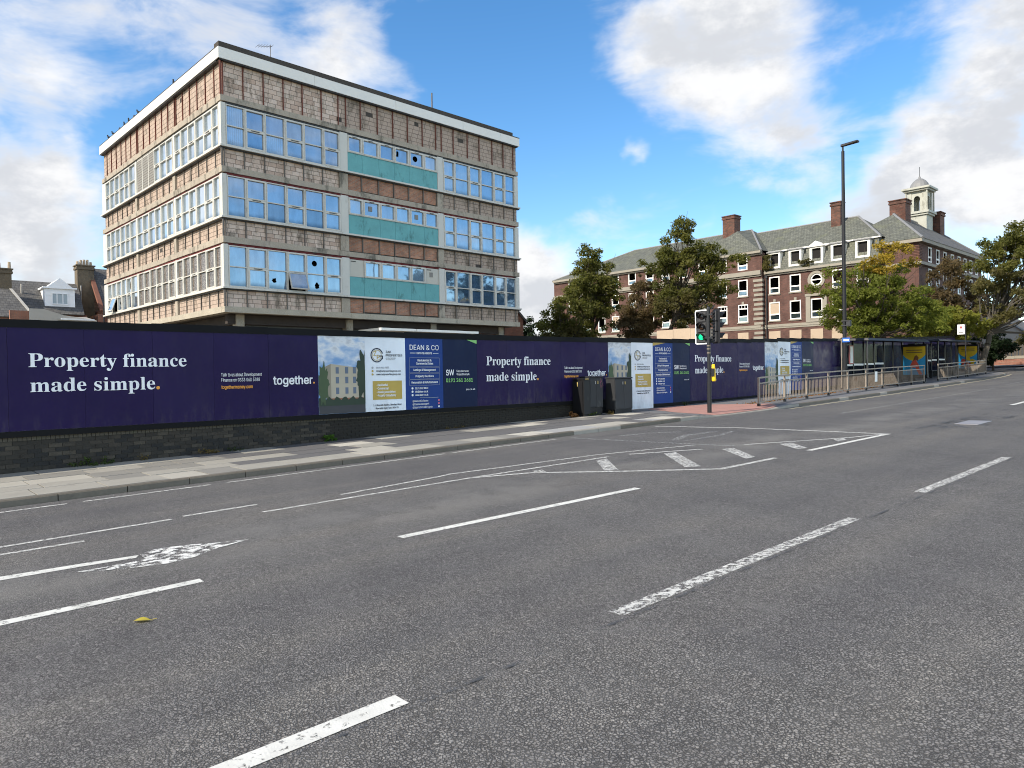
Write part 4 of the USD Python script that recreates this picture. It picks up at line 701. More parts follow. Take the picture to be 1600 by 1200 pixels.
X, Yv = BAYX['R'], BAYX['L']
for r in range(3):
    z0 = SILL[r]; z1 = SLAB[r] - .13
    for face, ln in (('R', LX), ('L', LY)):
        fbox(MB(), face, .25, ln - .25, .06, .3, z1 + .012, SLAB[r] - .003).build('head_packer', MATS['red_packer' if r else 'handle_black'], OFF)
    # piers
    MB().box(.0, .235, .0, .12, z0 - .01, z1 + .05).build('pier', MATS['white_pier'], OFF); MB().box(.0, .10, .122, .30, z0 - .01, z1 + .05).build('pier', MATS['window_frame'], OFF)
    for a, b_ in ((6.515, 6.975), (13.265, 13.695), (19.90, 20.2)): MB().box(a, b_, .0, .12, z0 - .01, z1 + .06).build('pier', MATS['white_pier'], OFF)
    for a, b_ in ((6.31, 6.51), (12.83, 13.04), (19.32, 20.12)): MB().box(.0, .12, a, b_, z0 - .01, z1 + .03).build('pier', MATS['white_pier'], OFF)
    for j in range(6):
        kd = [['fixed', 'sash', 'fixed', 'sash', 'fixed', 'sash'], ['fixed', 'sash', 'fixed', 'sash', 'fixed', 'sash'], ['fixed', 'sash', 'fixed', 'open', 'fixed', 'sash']][r][j]
        ga = 'glass_' + 'abab'[rng.integers(0, 4)]; gb = 'glass_c' if (r == 1 and j in (2, 4)) else ga; h1 = h2 = None
        if r == 0 and j in (0, 2): ga = 'glass_blind' if j == 0 else ga; gb = 'glass_blind'
        s0, s1 = X[j], X[j + 1]
        if r == 2 and j == 2: h2 = blob(s0 + .36, z0 + .48, .14, 3)
        if r == 2 and j == 4: h1 = Point(s0 + .5, z1 - .45).buffer(.15, 8); h2 = blob(s0 + .62, z0 + .36, .15, 8, 1.3)
        window('R', s0, s1, z0, z1, kd, ga, gb, h1, h2)
        # middle bay: hopper over a teal panel
        s0, s1 = X[7 + j], X[8 + j]; zt = z0 + (z1 - z0) * .53
        MB().box(s0 + .006, s1 - .006, .03, .09, z0, zt - .012).build('teal_panel', MATS['teal_panel'], OFF)
        if r == 2 and j in (0, 5):
            MB().box(s0 + .012, s1 - .012, .035, .09, zt, z1).build('blank_panel', MATS['grey_panel'], OFF); MB().box(s0 + .1, s0 + .42, .022, .034, z1 - .12, z1 - .08).build('vent', MATS['handle_black'], OFF)
            if j == 5: MB().box(s0 + .3, s0 + .55, .02, .034, z1 - .52, z1 - .24).build('vent_grille', MATS['louvre'], OFF)
        else:
            hl = Point(s0 + .48, zt + .52).buffer(.17, 10) if (r == 0 and j == 4) else (blob(s0 + .24, z1 - .36, .09, 5, 2.4) if (r == 0 and j == 3) else None)
            w = window('R', s0, s1, zt, z1, 'hopper', 'glass_' + 'bbdc'[rng.integers(0, 3)], hole1=hl)
            if r == 1 and j in (1, 4): MB().box(s0 + .38, s0 + .62, .045, .056, zt + .36, zt + .64).build('vent_grille', MATS['louvre'], w)
        kd = 'sash' if j % 2 == 0 else 'fixed'; s0, s1 = X[14 + j], X[15 + j]
        window('R', s0, s1, z0, z1, kd if r < 2 else ('fixed' if j % 2 else 'sash'), 'glass_a' if r == 2 else 'glass_' + 'abd'[rng.integers(0, 3)])
    for bay in range(3):
        for j in range(6):
            q = 7 * bay + j; s0, s1 = Yv[q] + (.2 if q == 0 else 0), Yv[q + 1]
            if r == 0 and bay == 1 and j > 2:
                w = frame('L', s0 + .006, s1 - .006, z0, z1, .045, .03, .10).build('window', MATS['window_frame'], OFF, label='window closed with grey louvres')
                for t in range(14): fbox(MB(), 'L', s0 + .05, s1 - .05, .05, .07, z0 + .05 + t * .148, z0 + .05 + t * .148 + .13).build('louvre_blade', MATS['louvre'], w)
                continue
            kd = 'sash' if (j + bay) % 2 else 'fixed'
            if r == 2 and bay == 2 and j == 4: kd = 'open'
            if r == 2 and bay < 2: window('L', s0, s1, z0, z1, kd, 'pane_mottled')
            else: window('L', s0, s1, z0, z1, kd, 'glass_b' if r < 2 else 'glass_d', 'glass_b' if r < 2 else 'glass_c', hole1=blob(s0 + .5, z1 - .5, .12, 11, 2.5) if (r == 2 and bay == 2 and j == 1) else None)
# stripped ground floor
MB().box(2.6, 18.6, 3.2, LY - 1, -.2, 4.6).build('ground_floor_wall', MATS['dark_wall'], OFF)
for x in (.9, 7.2, 13.2, 19.0): MB().box(x, x + .42, .8, 1.25, -.2, 4.93).build('column', MATS['raw_concrete'], OFF)
MB().box(.5, 19.6, .9, 1.2, 4.45, 4.935).build('soffit_beam', MATS['dark_wall'], OFF); MB().box(.9, 1.2, 1.26, LY - 1, 4.45, 4.93).build('soffit_beam', MATS['dark_wall'], OFF)
MB().box(1.6, 19.3, 1.3, 1.36, 3.9, 4.44).build('shop_fascia', surf('shop_sign', (.07, .075, .08), .5, .15, 2), OFF)
MB().box(7.9, 15.0, -1.6, .7, 4.22, 4.36).build('entrance_canopy', MATS['canopy_white'], OFF)
MB().tube((13.4, .6, 17.9), (13.4, .6, 19.2), .045).build('vent_pipe', MATS['steel_grey'], OFF)
m = MB().tube((3.0, .8, 17.8), (3.0, .8, 19.0), .018).tube((2.3, .8, 18.75), (3.1, .8, 18.95), .012)
for t in np.linspace(0, 1, 6): m.tube((2.3 + .75 * t, .55, 18.76 + .19 * t), (2.3 + .75 * t, 1.05, 18.76 + .19 * t), .007)
m.build('aerial', MATS['steel_grey'], OFF)

# ------------------------------------------------------------------ old brick building with cupola
ORGB = (69.9, 22.9, float(gz(69.9, 22.9)))
OLD = thing('brick_institution', 'large derelict red brick building with slate roofs, empty white windows, chimneys and a cupola', 'building', ORGB)
brick('old_brick_y', 'y', (.120, .056, .044), (.085, .042, .036), (.10, .08, .065), var=.32, stain=.56, ms=.008); brick('old_brick_x', 'x', (.120, .056, .044), (.085, .042, .036), (.10, .08, .065), var=.32, stain=.56, ms=.008)
surf('pale_stone', (.265, .24, .195), .85, .18, 1.5, fine=14, bump=.01, bscale=20, tint=((.24, .21, .16), .55, .9)); surf('old_frame', (.74, .72, .67), .55, .08, 3, tint=((.4, .38, .33), .62, 2)); surf('cavity_shade', (.014, .012, .011), .95, .3, 2)
surf('ply_board', (.40, .31, .225), .8, .12, 1.2, fine=12, tint=((.33, .25, .17), .56, 1.5)); surf('chimney_brick', (.118, .056, .04), .9, .45, 3.5, fine=24, bump=.03, bscale=12, tint=((.05, .032, .026), .50, 2.4)); surf('lead_grey', (.20, .20, .20), .6, .2, 1.5); surf('cupola_paint', (.37, .37, .32), .75, .22, 2.2, fine=16, tint=((.20, .19, .15), .52, 1.4)); surf('black_pipe', (.02, .02, .022), .5, .2, 3)


def slate(name, c, axis, moss=(.10, .105, .05), row=.22, mossy=.5):
    c = np.array(c)
    n = {'g': ('geometry', {}), 's': ('separate_xyz', {}), 'cb': ('combine_xyz', {}), 'b': ('brick_texture', {'color1': tuple(c * 1.15), 'color2': tuple(c * .8), 'mortar': tuple(c * .45), 'scale': 1.0, 'mortar_size': .012, 'brick_width': .3, 'row_height': row}),
         'a': ('noise_texture', {'scale': .55, 'detail': 7.0, 'roughness': .68}), 'm': ('map_range', {'range_type': 'smoothstep', 'from_min': mossy, 'from_max': mossy + .2, 'to_min': 0.0, 'to_max': .75, 'clamp': True}), 'x': ('mix_color', {'b': moss}),
         'd': ('noise_texture', {'scale': 2.4, 'detail': 5.0, 'roughness': .7}), 'dr': ('rgb_ramp', {'ramp': [(.3, (.78, .78, .8)), (.7, (1.22, 1.2, 1.16))]}), 'mu': ('mix_color', {'blend_type': 'multiply', 'fac': 1.0, 'use_clamp_result': False}), 'bp': ('bump', {'strength': .7, 'distance': .02}), 'iv': ('math', {'math_type': 'subtract', 'value1': 1.0}), 'p': ('principled_bsdf', {'roughness': .7, 'specular_ior_level': .35})}
    return flat_mat(name, n, [('g.position', 's.vector'), (f's.{axis}', 'cb.x'), ('s.z', 'cb.y'), ('cb.vector', 'b.vector'), ('g.position', 'a.vector'), ('a.fac', 'm.value'), ('m.result', 'x.fac'), ('b.color', 'x.a'), ('g.position', 'd.vector'), ('d.fac', 'dr.fac'), ('x.result', 'mu.a'), ('dr.color', 'mu.b'), ('mu.result', 'p.base_color'), ('b.fac', 'iv.value2'), ('iv.value', 'bp.height'), ('bp.normal', 'p.normal')], 'p.BSDF')


slate('slate_y', (.118, .122, .10), 'y', (.13, .136, .085)); slate('slate_x', (.118, .122, .10), 'x', (.13, .136, .085)); slate('slate_dark_x', (.125, .12, .112), 'x', (.14, .128, .10), mossy=.55); slate('slate_dark_y', (.115, .11, .105), 'y', (.12, .10, .08), mossy=.6)


def wall_with_holes(axis, at, a0, a1, z0, z1, holes, mat, name, parent, th=.32, sign=1, label=None):
    """A wall in the plane X = at (axis 'y') or Y = at (axis 'x'), pierced by real openings; its thickness goes inward."""
    P = sbox(a0, z0, a1, z1)
    for h in holes: P = P.difference(h if hasattr(h, 'area') else sbox(*h))
    m = MB()
    for g in getattr(P, 'geoms', [P]):
        e = trimesh.creation.extrude_polygon(g, th, engine='earcut'); v = np.array(e.vertices)
        m.add(np.column_stack([at + sign * v[:, 2], v[:, 0], v[:, 1]]) if axis == 'y' else np.column_stack([v[:, 0], at + sign * v[:, 2], v[:, 1]]), e.faces)
    return m.build(name, mat, parent, label=label)


def old_window(axis, at, c, w, z0, z1, parent=OLD, arched=False, sill=True, key=False, boarded=False, pane_lo=True):
    """A white frame set in its opening: a big empty light above a small one."""
    m = MB(); t = .11
    def bx(m, a0, a1, d0, d1, q0, q1): return m.box(at + d0, at + d1, a0, a1, q0, q1) if axis == 'y' else m.box(a0, a1, at + d0, at + d1, q0, q1)
    a0, a1 = c - w / 2, c + w / 2
    bx(m, a0, a0 + t, -.03, .09, z0, z1); bx(m, a1 - t, a1, -.03, .09, z0, z1); bx(m, a0 + t, a1 - t, -.03, .09, z0, z0 + t); bx(m, a0 + t, a1 - t, -.03, .09, z1 - t, z1)
    zt = z0 + (z1 - z0) * .33; bx(m, a0 + t, a1 - t, -.028, .085, zt - .07, zt + .07)
    if arched:
        bx(m, a0 + t, a1 - t, -.028, .085, z1 - .52, z1 - .40)
        for q in (.33, .66): bx(m, a0 + w * q - .025, a0 + w * q + .025, -.02, .07, z1 - .40, z1 - t)
    wn = m.build('window', MATS['old_frame'], parent)
    if sill: bx(MB(), a0 - .10, a1 + .10, -.12, .05, z0 - .13, z0 - .004).build('sill', MATS['pale_stone'], wn)
    if key: bx(MB(), c - .13, c + .13, -.06, .05, z1 + .02, z1 + .30).build('keystone', MATS['pale_stone'], wn)
    if boarded: bx(MB(), a0 + t, a1 - t, .04, .07, zt + .07, z1 - t).build('board', MATS['ply_board'], wn)
    if pane_lo:
        q = MB(); bx(q, a0 + t, a1 - t, .05, .056, z0 + t, zt - .07); q.build('pane', MATS['glass_dark'], wn)
    return wn


# facade towards the approach: left wing and pavilion stand a little forward of the recessed centre
WING = [64.3, 61.7, 59.2, 56.95, 54.3, 51.7, 49.4, 47.0]; PAV = [44.4, 42.0, 39.55]; CEN = [36.2, 33.98, 31.8, 29.7, 27.4]
XP, XC = 69.5, 69.9
gz0 = .9
hol = []
for c in WING + PAV: hol += [(c - .56, 12.39, c + .56, 13.89), (c - .56, 9.62, c + .56, 11.37), (c - .58, 6.85, c + .58, 8.75)]
wall_with_holes('y', XP, 37.52, 67.2, gz0, 14.0, hol, MATS['old_brick_y'], 'wall', OLD)
hol = []
for c in CEN:
    hol.append((c - .58, 6.85, c + .58, 8.75)); hol.append(Point(c, 10.62).buffer(.60, 16) if c == 31.8 else (c - .56, 9.62, c + .56, 11.37))
wall_with_holes('y', XC, 25.9, 37.51, gz0, 11.9, hol, MATS['old_brick_y'], 'wall', OLD)
MB().box(XP, XP + 12, 67.2, 67.55, gz0, 14.0).box(XP + 11.6, XP + 12, 31.5, 67.2, gz0, 14.0).build('rear_wall', MATS['old_brick_x'], OLD)
MB().box(XP + 1.9, XP + 2.1, 26, 67.1, gz0, 13.9).build('shade_lining', MATS['cavity_shade'], OLD)  # added lining, coloured near black so sunlit rooms still read as shade
for c in WING + PAV:
    old_window('y', XP + .02, c, 1.12, 12.39, 13.89, sill=False); old_window('y', XP + .02, c, 1.12, 9.62, 11.37); old_window('y', XP + .02, c, 1.16, 6.85, 8.75, arched=c in PAV, key=True, boarded=c in (56.95,))
for c in CEN:
    if c != 31.8: old_window('y', XC + .02, c, 1.12, 9.62, 11.37)
    old_window('y', XC + .02, c, 1.16, 6.85, 8.75, key=c != 31.8, boarded=c == 36.2)
# round window, centre surround, boards of the ground floor
k = np.linspace(0, 2 * np.pi, 33)[:-1]
def annulus(r0, r1, x0, x1):
    m = MB(); q = [np.column_stack([np.full(32, x), 31.8 + r * np.cos(k), 10.62 + r * np.sin(k)]) for x, r in ((x0, r0), (x0, r1), (x1, r1), (x1, r0))]
    return m.add(np.vstack(q), [[a * 32 + i, a * 32 + (i + 1) % 32, ((a + 1) % 4) * 32 + (i + 1) % 32, ((a + 1) % 4) * 32 + i] for a in range(4) for i in range(32)])
rw = annulus(.60, .86, XC - .10, XC + .02).build('round_surround', MATS['pale_stone'], OLD); m = annulus(.47, .598, XC - .02, XC + .08); m.box(XC, XC + .07, 31.3, 32.3, 10.56, 10.68); m.build('round_window', MATS['old_frame'], OLD)
for a, b_ in ((30.75, 31.2), (32.4, 32.85)): MB().box(XC - .14, XC - .005, a, b_, 6.45, 9.0).build('stone_jamb', MATS['pale_stone'], OLD)
MB().box(XC - .2, XC - .005, 30.7, 32.9, 9.005, 9.25).build('stone_hood', MATS['pale_stone'], OLD); MB().box(XC - .16, XC - .005, 31.21, 32.39, 6.45, 6.7).build('stone_apron', MATS['pale_stone'], OLD)
for c in CEN + PAV: MB().box((XC if c in CEN else XP) - .05, (XC if c in CEN else XP) - .004, c - .62, c + .62, 4.0, 5.75).build('window_board', MATS['ply_board'], OLD)
# string courses, cornices, quoins, pipe
for nm, x, y0, y1, z0, z1, pr in (('string_course', XP, 37.5, 67.2, 6.18, 6.44, .09), ('string_course', XC, 25.9, 37.40, 6.18, 6.44, .09), ('cornice', XP, 37.4, 67.3, 11.72, 12.16, .30), ('cornice', XC, 25.8, 37.15, 11.70, 11.93, .38), ('eaves_cornice', XP, 37.3, 67.4, 13.96, 14.22, .42)):
    MB().box(x - pr, x - .003, y0, y1, z0, z1).box(x - pr * .5, x - .004, y0, y1, z0 - .16, z0 - .002).build(nm, MATS['pale_stone'], OLD)
MB().box(XP - .004, XC + .3, 37.35, 37.5, gz0, 14.0).build('pavilion_return', MATS['old_brick_x'], OLD)
for j in range(15): MB().box(XP - .06, XP + .3, 37.28 if j % 2 else 37.30, 38.35 if j % 2 == 0 else 38.25, 4.0 + j * .50, 4.0 + j * .50 + .27).build('quoin', MATS['pale_stone'], OLD) if not 6.0 < 4.0 + j * .5 < 6.45 else None
MB().tube((XC - .12, 37.02, gz0), (XC - .12, 37.02, 11.5), .07).box(XC - .24, XC - .01, 36.88, 37.16, 11.3, 11.66).build('drainpipe', MATS['black_pipe'], OLD)
# mansard of the centre with dormers
man = MB().hexa([(XC - .1, 25.9, 11.94), (XC + 3, 25.9, 11.94), (XC + 3, 37.3, 11.94), (XC - .1, 37.3, 11.94), (XC + .75, 26.2, 14.0), (XC + 3, 26.2, 14.0), (XC + 3, 37.3, 14.0), (XC + .75, 37.3, 14.0)]).build('mansard', MATS['slate_y'], OLD)
for j, c in enumerate(CEN):
    m = MB(); x0 = XC - .02; z0, z1 = 12.22, 13.86
    fr = [(c - .66, c - .46), (c + .46, c + .66)]
    for a, b_ in fr: m.box(x0, x0 + .95, a, b_, z0, z1)
    m.box(x0, x0 + .2, c - .46, c + .46, z0, z0 + .18).box(x0, x0 + .95, c - .46, c + .46, z1 - .15, z1)
    d = m.build('dormer', MATS['old_frame'], OLD)
    MB().box(x0 + .25, x0 + .3, c - .46, c + .46, z0 + .18, z1 - .15).build('dormer_shade', MATS['cavity_shade'], d)  # near-black sheet painting the shade inside the dormer
    if j == 2: MB().hexa([(x0 - .15, c - .85, z1 + .002), (x0 + 1.2, c - .85, z1 + .002), (x0 + 1.2, c + .85, z1 + .002), (x0 - .15, c + .85, z1 + .002), (x0 - .15, c - .04, z1 + .55), (x0 + 1.5, c - .04, z1 + .55), (x0 + 1.5, c + .04, z1 + .55), (x0 - .15, c + .04, z1 + .55)]).build('pediment', MATS['old_frame'], d)
    else: MB().box(x0 - .12, x0 + 1.2, c - .8, c + .8, z1 + .002, z1 + .12).build('dormer_roof', MATS['lead_grey'], d)
MB().box(XC + .55, XC + .85, 26.0, 37.3, 14.002, 14.12).build('roof_kerb', MATS['old_frame'], OLD)
def roof(quads, mat, name='roof'):
    m = MB()
    for q in quads: m.quad(*q)
    return m.build(name, MATS[mat], OLD)
# main roofs
e0, e1, zr = XP - .4, XP + 12.3, 17.8
r1 = roof([[(e0, 67.5, 14.2), (e0, 37.2, 14.2), (75.6, 41.8, zr), (75.6, 58.5, zr)], [(e1, 37.2, 14.2), (e1, 67.5, 14.2), (75.6, 58.5, zr), (75.6, 41.8, zr)]], 'slate_y'); roof([[(e0, 67.5, 14.2), (75.6, 58.5, zr), (e1, 67.5, 14.2)]], 'slate_x', 'roof_hip'); roof([[(e0, 37.2, 14.2), (e1, 37.2, 14.2), (75.6, 41.8, zr)]], 'slate_x', 'roof_hip')
c0 = XC + .6
r2 = roof([[(c0, 39.5, 14.13), (c0, 26.0, 14.13), (75.4, 29.9, 17.25), (75.4, 42.5, 17.25)], [(80.6, 26, 14.13), (80.6, 39.5, 14.13), (75.4, 42.5, 17.25), (75.4, 29.9, 17.25)]], 'slate_y'); roof([[(c0, 26.0, 14.13), (80.6, 26.0, 14.13), (75.4, 29.9, 17.25)]], 'slate_x', 'roof_hip')
def ridge(a, b_, r=.11, mat='lead_grey', name='ridge_tiles'): MB().tube(a, b_, r, n=6).build(name, MATS[mat], OLD)
for a, b_ in (((75.6, 58.5, zr), (75.6, 41.8, zr)), ((75.6, 58.5, zr), (e0, 67.5, 14.2)), ((75.6, 41.8, zr), (e0, 37.2, 14.2)), ((75.4, 41.0, 17.25), (75.4, 29.9, 17.25)), ((75.4, 29.9, 17.25), (c0, 26.0, 14.13))): ridge(a, b_)
# pavilion roof running forward
pk = 72.6
roof([[(e0 - .05, 37.4, 14.22), (pk, 41.9, 17.3), (75.6, 41.9, 17.8), (75.0, 37.3, 14.4)], [(e0 - .05, 46.4, 14.22), (75.6, 46.4, 14.22 + 3.4), (75.6, 41.9, 17.82), (pk, 41.9, 17.3)], [(e0 - .05, 37.4, 14.22), (e0 - .05, 46.4, 14.22), (pk, 41.9, 17.3)]], 'slate_y')
# street block
BX0, BX1, BY0, BY1, BE = 71.0, 90.1, 22.9, 31.3, 13.44
SX = [73.9, 76.1, 78.2, 80.4, 82.5, 84.5, 86.4, 88.4]
hol = []
for c in SX: hol += [(c - .5, 11.55, c + .5, 12.95), (c - .5, 9.1, c + .5, 10.95), (c - .5, 6.3, c + .5, 8.1)]
wall_with_holes('x', BY0, BX0, BX1, gz0, BE - .1, hol, MATS['old_brick_x'], 'street_wall', OLD)
for c in SX: old_window('x', BY0 + .02, c, 1.0, 11.55, 12.95, sill=False, pane_lo=False); old_window('x', BY0 + .02, c, 1.0, 9.1, 10.95); old_window('x', BY0 + .02, c, 1.0, 6.3, 8.1, key=True)
MB().box(BX0, BX0 + .35, BY0 + .33, BY1, gz0, BE - .1).build('side_wall', MATS['old_brick_y'], OLD); MB().box(BX1 - .35, BX1, BY0 + .33, BY1, gz0, BE - .1).box(BX0 + .36, BX1 - .36, BY1 - .4, BY1, gz0, BE - .1).build('rear_wall', MATS['old_brick_y'], OLD)
MB().box(BX0 + .4, BX1 - .4, BY0 + 2, BY0 + 2.1, gz0, BE - .2).build('shade_lining', MATS['cavity_shade'], OLD)  # same lining: shade behind the street windows painted near black
for z0, z1, pr in ((BE - .32, BE + .02, .4), (11.1, 11.36, .3), (5.6, 5.85, .1)):
    MB().box(BX0 - pr, BX1 + pr, BY0 - pr, BY0 - .003, z0, z1).build('cornice', MATS['pale_stone'], OLD); MB().box(BX0 - pr, BX0 - .003, BY0 + .002, BY1, z0, z1).build('cornice', MATS['pale_stone'], OLD)
for j in range(11): MB().box(BX0 - .05, BX0 + .9, BY0 - .05, BY0 + .75, 11.5 + j * .14, 11.5 + j * .14 + .10).build('brick_band', MATS['chimney_brick'], OLD)
f0, f1, g0, g1, RZ, RY, ra, rb = BX0 - .45, BX1 + .45, BY0 - .45, BY1 + .45, 17.2, 27.1, 76.9, 87.0
roof([[(f0, g0, BE), (f1, g0, BE), (rb, RY, RZ), (ra, RY, RZ)], [(f1, g1, BE), (f0, g1, BE), (ra, RY, RZ), (rb, RY, RZ)]], 'slate_dark_x'); roof([[(f0, g1, BE), (f0, g0, BE), (ra, RY, RZ)]], 'slate_y', 'roof_hip'); roof([[(f1, g0, BE), (f1, g1, BE), (rb, RY, RZ)]], 'slate_dark_y', 'roof_hip')
for a, b_ in (((f0, g0, BE), (ra, RY, RZ)), ((ra, RY, RZ), (rb, RY, RZ)), ((f1, g0, BE), (rb, RY, RZ))): ridge(a, b_)
brick('chimney_courses', 'xy', (.145, .058, .040), (.062, .034, .028), (.10, .075, .06), w=.30, h=.10, var=.4, stain=.52, ms=.014)
def chimney(x, y, wx, wy, z0, z1, parent=OLD, mat='chimney_courses', pots=0):
    c = MB().box(x - wx / 2, x + wx / 2, y - wy / 2, y + wy / 2, z0, z1 - .42).build('chimney', MATS[mat], parent)
    MB().box(x - wx / 2 - .09, x + wx / 2 + .09, y - wy / 2 - .09, y + wy / 2 + .09, z1 - .418, z1 - .25).box(x - wx / 2 - .04, x + wx / 2 + .04, y - wy / 2 - .04, y + wy / 2 + .04, z1 - .248, z1 - .1).box(x - wx / 2 - .12, x + wx / 2 + .12, y - wy / 2 - .12, y + wy / 2 + .12, z1 - .098, z1).build('chimney_cap', MATS[mat], c)
    for j in range(pots):
        q = (j - (pots - 1) / 2) * (max(wx, wy) * .8 / max(pots - 1, 1)); p = (x + q, y) if wx >= wy else (x, y + q)
        MB().tube((*p, z1 + .002), (*p, z1 + rng.uniform(.35, .6)), .13, .105, 8).build('chimney_pot', MATS['pot_clay'], c)
    return c
surf('pot_clay', (.42, .33, .23), .85, .3, 4)
chimney(75.1, 44.1, 1.3, 1.5, 15.8, 19.7); chimney(74.4, 31.6, .9, .95, 15.6, 18.85); chimney(78.4, 27.0, 1.5, 1.5, 16.0, 18.75); chimney(87.3, 26.35, 1.4, 1.1, 14.8, 18.65)
# cupola
cx, cy = 84.4, 27.1
cu = MB().box(cx - .95, cx + .95, cy - .95, cy + .95, 15.6, 17.95).build('cupola', MATS['cupola_paint'], OLD)
MB().box(cx - 1.12, cx + 1.12, cy - 1.12, cy + 1.12, 17.952, 18.15).box(cx - 1.25, cx + 1.25, cy - 1.25, cy + 1.25, 18.152, 18.38).build('cupola_cornice', MATS['cupola_paint'], cu)
m = MB()
for sx in (-1, 1):
    for sy in (-1, 1): m.box(cx + sx * .72 - .2, cx + sx * .72 + .2, cy + sy * .72 - .2, cy + sy * .72 + .2, 18.382, 20.55); m.tube((cx + sx * 1.02, cy + sy * 1.02, 18.382), (cx + sx * 1.02, cy + sy * 1.02, 20.55), .10, .085, 8)
arch = sbox(-.52, 18.382, .52, 20.55).difference(sbox(-.3, 18.3, .3, 19.75).union(Point(0, 19.75).buffer(.3, 8)))
e = trimesh.creation.extrude_polygon(arch, .12, engine='earcut'); v = np.array(e.vertices)
for s in (-.86, .74): m.add(np.column_stack([cx + v[:, 0], cy + s + v[:, 2], v[:, 1]]), e.faces); m.add(np.column_stack([cx + s + v[:, 2], cy + v[:, 0], v[:, 1]]), e.faces)
m.build('cupola_lantern', MATS['cupola_paint'], cu)
MB().box(cx - 1.2, cx + 1.2, cy - 1.2, cy + 1.2, 20.552, 20.72).box(cx - 1.38, cx + 1.38, cy - 1.38, cy + 1.38, 20.722, 20.92).build('cupola_cornice', MATS['cupola_paint'], cu)
m = MB(); prof = [(.98, 20.922), (.95, 21.1), (.84, 21.45), (.62, 21.75), (.34, 21.98), (.12, 22.08), (.10, 22.25)]; q = [np.column_stack([cx + r * np.cos(np.arange(16) * np.pi / 8), cy + r * np.sin(np.arange(16) * np.pi / 8), np.full(16, z)]) for r, z in prof]
m.add(np.vstack(q), [[a * 16 + i, a * 16 + (i + 1) % 16, (a + 1) * 16 + (i + 1) % 16, (a + 1) * 16 + i] for a in range(len(prof) - 1) for i in range(16)]); m.build('dome', MATS['lead_grey'], cu)
MB().tube((cx, cy, 22.2), (cx, cy, 23.3), .03).build('finial', MATS['black_pipe'], cu)

# ------------------------------------------------------------------ houses far left, gable beyond the office
brick('house_brick_x', 'x', (.33, .13, .075), (.25, .095, .06), (.20, .15, .12), var=.25, stain=.62); brick('house_brick_y', 'y', (.33, .13, .075), (.25, .095, .06), (.20, .15, .12), var=.25, stain=.62)
surf('house_white', (.82, .82, .82), .5, .05, 2); surf('render_grey', (.40, .38, .34), .9, .12, 1, fine=20, tint=((.28, .26, .22), .58, .8)); surf('sooty_stone', (.13, .102, .068), .92, .45, 2.5, fine=20, bump=.03, bscale=9, tint=((.04, .035, .03), .52, 1.2)); surf('coping_red', (.20, .085, .055), .9, .35, 3, fine=20); surf('stone_verge', (.42, .40, .36), .85, .15, 2); surf('curtain', (.36, .42, .45), .8, .08, 3)
def slab_roof(parent, quads, mat, name='roof', t=.10):
    m = MB()
    for q in quads:
        q = np.array(q); nrm = np.cross(q[1] - q[0], q[2] - q[0]); nrm /= np.linalg.norm(nrm); nrm *= np.sign(nrm[2]); m.hexa([*(q - nrm * t), *q])
    return m.build(name, MATS[mat], parent)
H1 = thing('terraced_house', 'slate roofed house with a white pedimented dormer and a tall sooty stone chimney', 'house', (12.2, 72.0, float(gz(12.2, 72))))
MB().box(9.4, 14.8, 72.1, 79.5, 0, 7.5).build('wall', MATS['house_brick_x'], H1)
slab_roof(H1, [[(9.3, 71.8, 7.55), (14.55, 71.8, 7.55), (14.9, 76, 10.7), (9.3, 76, 10.7)], [(14.9, 80.2, 7.55), (9.3, 80.2, 7.55), (9.3, 76, 10.7), (14.9, 76, 10.7)]], 'slate_dark_x')
D = MB().box(11.75, 14.02, 72.75, 75.8, 8.22, 9.80).build('dormer', MATS['house_white'], H1)
MB().box(11.6, 14.17, 72.6, 75.9, 9.802, 9.94).build('dormer_cornice', MATS['house_white'], D)
MB().hexa([(11.95, 72.62, 9.942), (13.82, 72.62, 9.942), (13.82, 76, 9.942), (11.95, 76, 9.942), (12.84, 72.62, 10.70), (12.93, 72.62, 10.70), (12.93, 76.5, 10.70), (12.84, 76.5, 10.70)]).build('pediment', MATS['house_white'], D)
fr = MB(); fr.box(12.26, 13.50, 72.68, 72.75, 8.42, 8.50).box(12.26, 13.50, 72.68, 72.75, 9.36, 9.44)
for x in (12.26, 12.62, 13.06, 13.43): fr.box(x, x + .07, 72.68, 72.75, 8.50, 9.36)
wd = fr.build('window', MATS['house_white'], D)
for x0, x1 in ((12.33, 12.62), (12.69, 13.06), (13.13, 13.43)): MB().box(x0, x1, 72.72, 72.745, 8.50, 9.36).build('pane', MATS['curtain'], wd)
for k in range(7): MB().box(11.76, 14.01, 72.738 - .004 * (k % 2), 72.748, 8.24 + k * .16, 8.385 + k * .16).build('cladding_board', MATS['house_white'], D) if k in (0, 6) else None
ck = chimney(15.45, 76.0, 1.35, 1.2, 7.5, 12.45, H1, 'sooty_stone', 5)
MB().tube((15.0, 75.25, 9.0), (15.0, 75.25, 10.5), .05).build('flue_pipe', MATS['stone_verge'], H1); MB().tube((10.3, 74.3, 9.3), (10.3, 74.3, 10.2), .07).build('roof_vent', MATS['stone_verge'], H1)
H2 = thing('terraced_house', 'higher slate roofed house with a red brick parapet against the tall chimney', 'house', (17.5, 73.0, float(gz(17.5, 73))))
MB().box(16.3, 24, 72.6, 80, 0, 8.2).build('wall', MATS['house_brick_x'], H2)
slab_roof(H2, [[(16.2, 72.3, 8.0), (24, 72.3, 8.0), (24, 77, 12.4), (16.2, 77, 12.4)], [(24, 81.7, 8.0), (16.2, 81.7, 8.0), (16.2, 77, 12.4), (24, 77, 12.4)]], 'slate_dark_x')
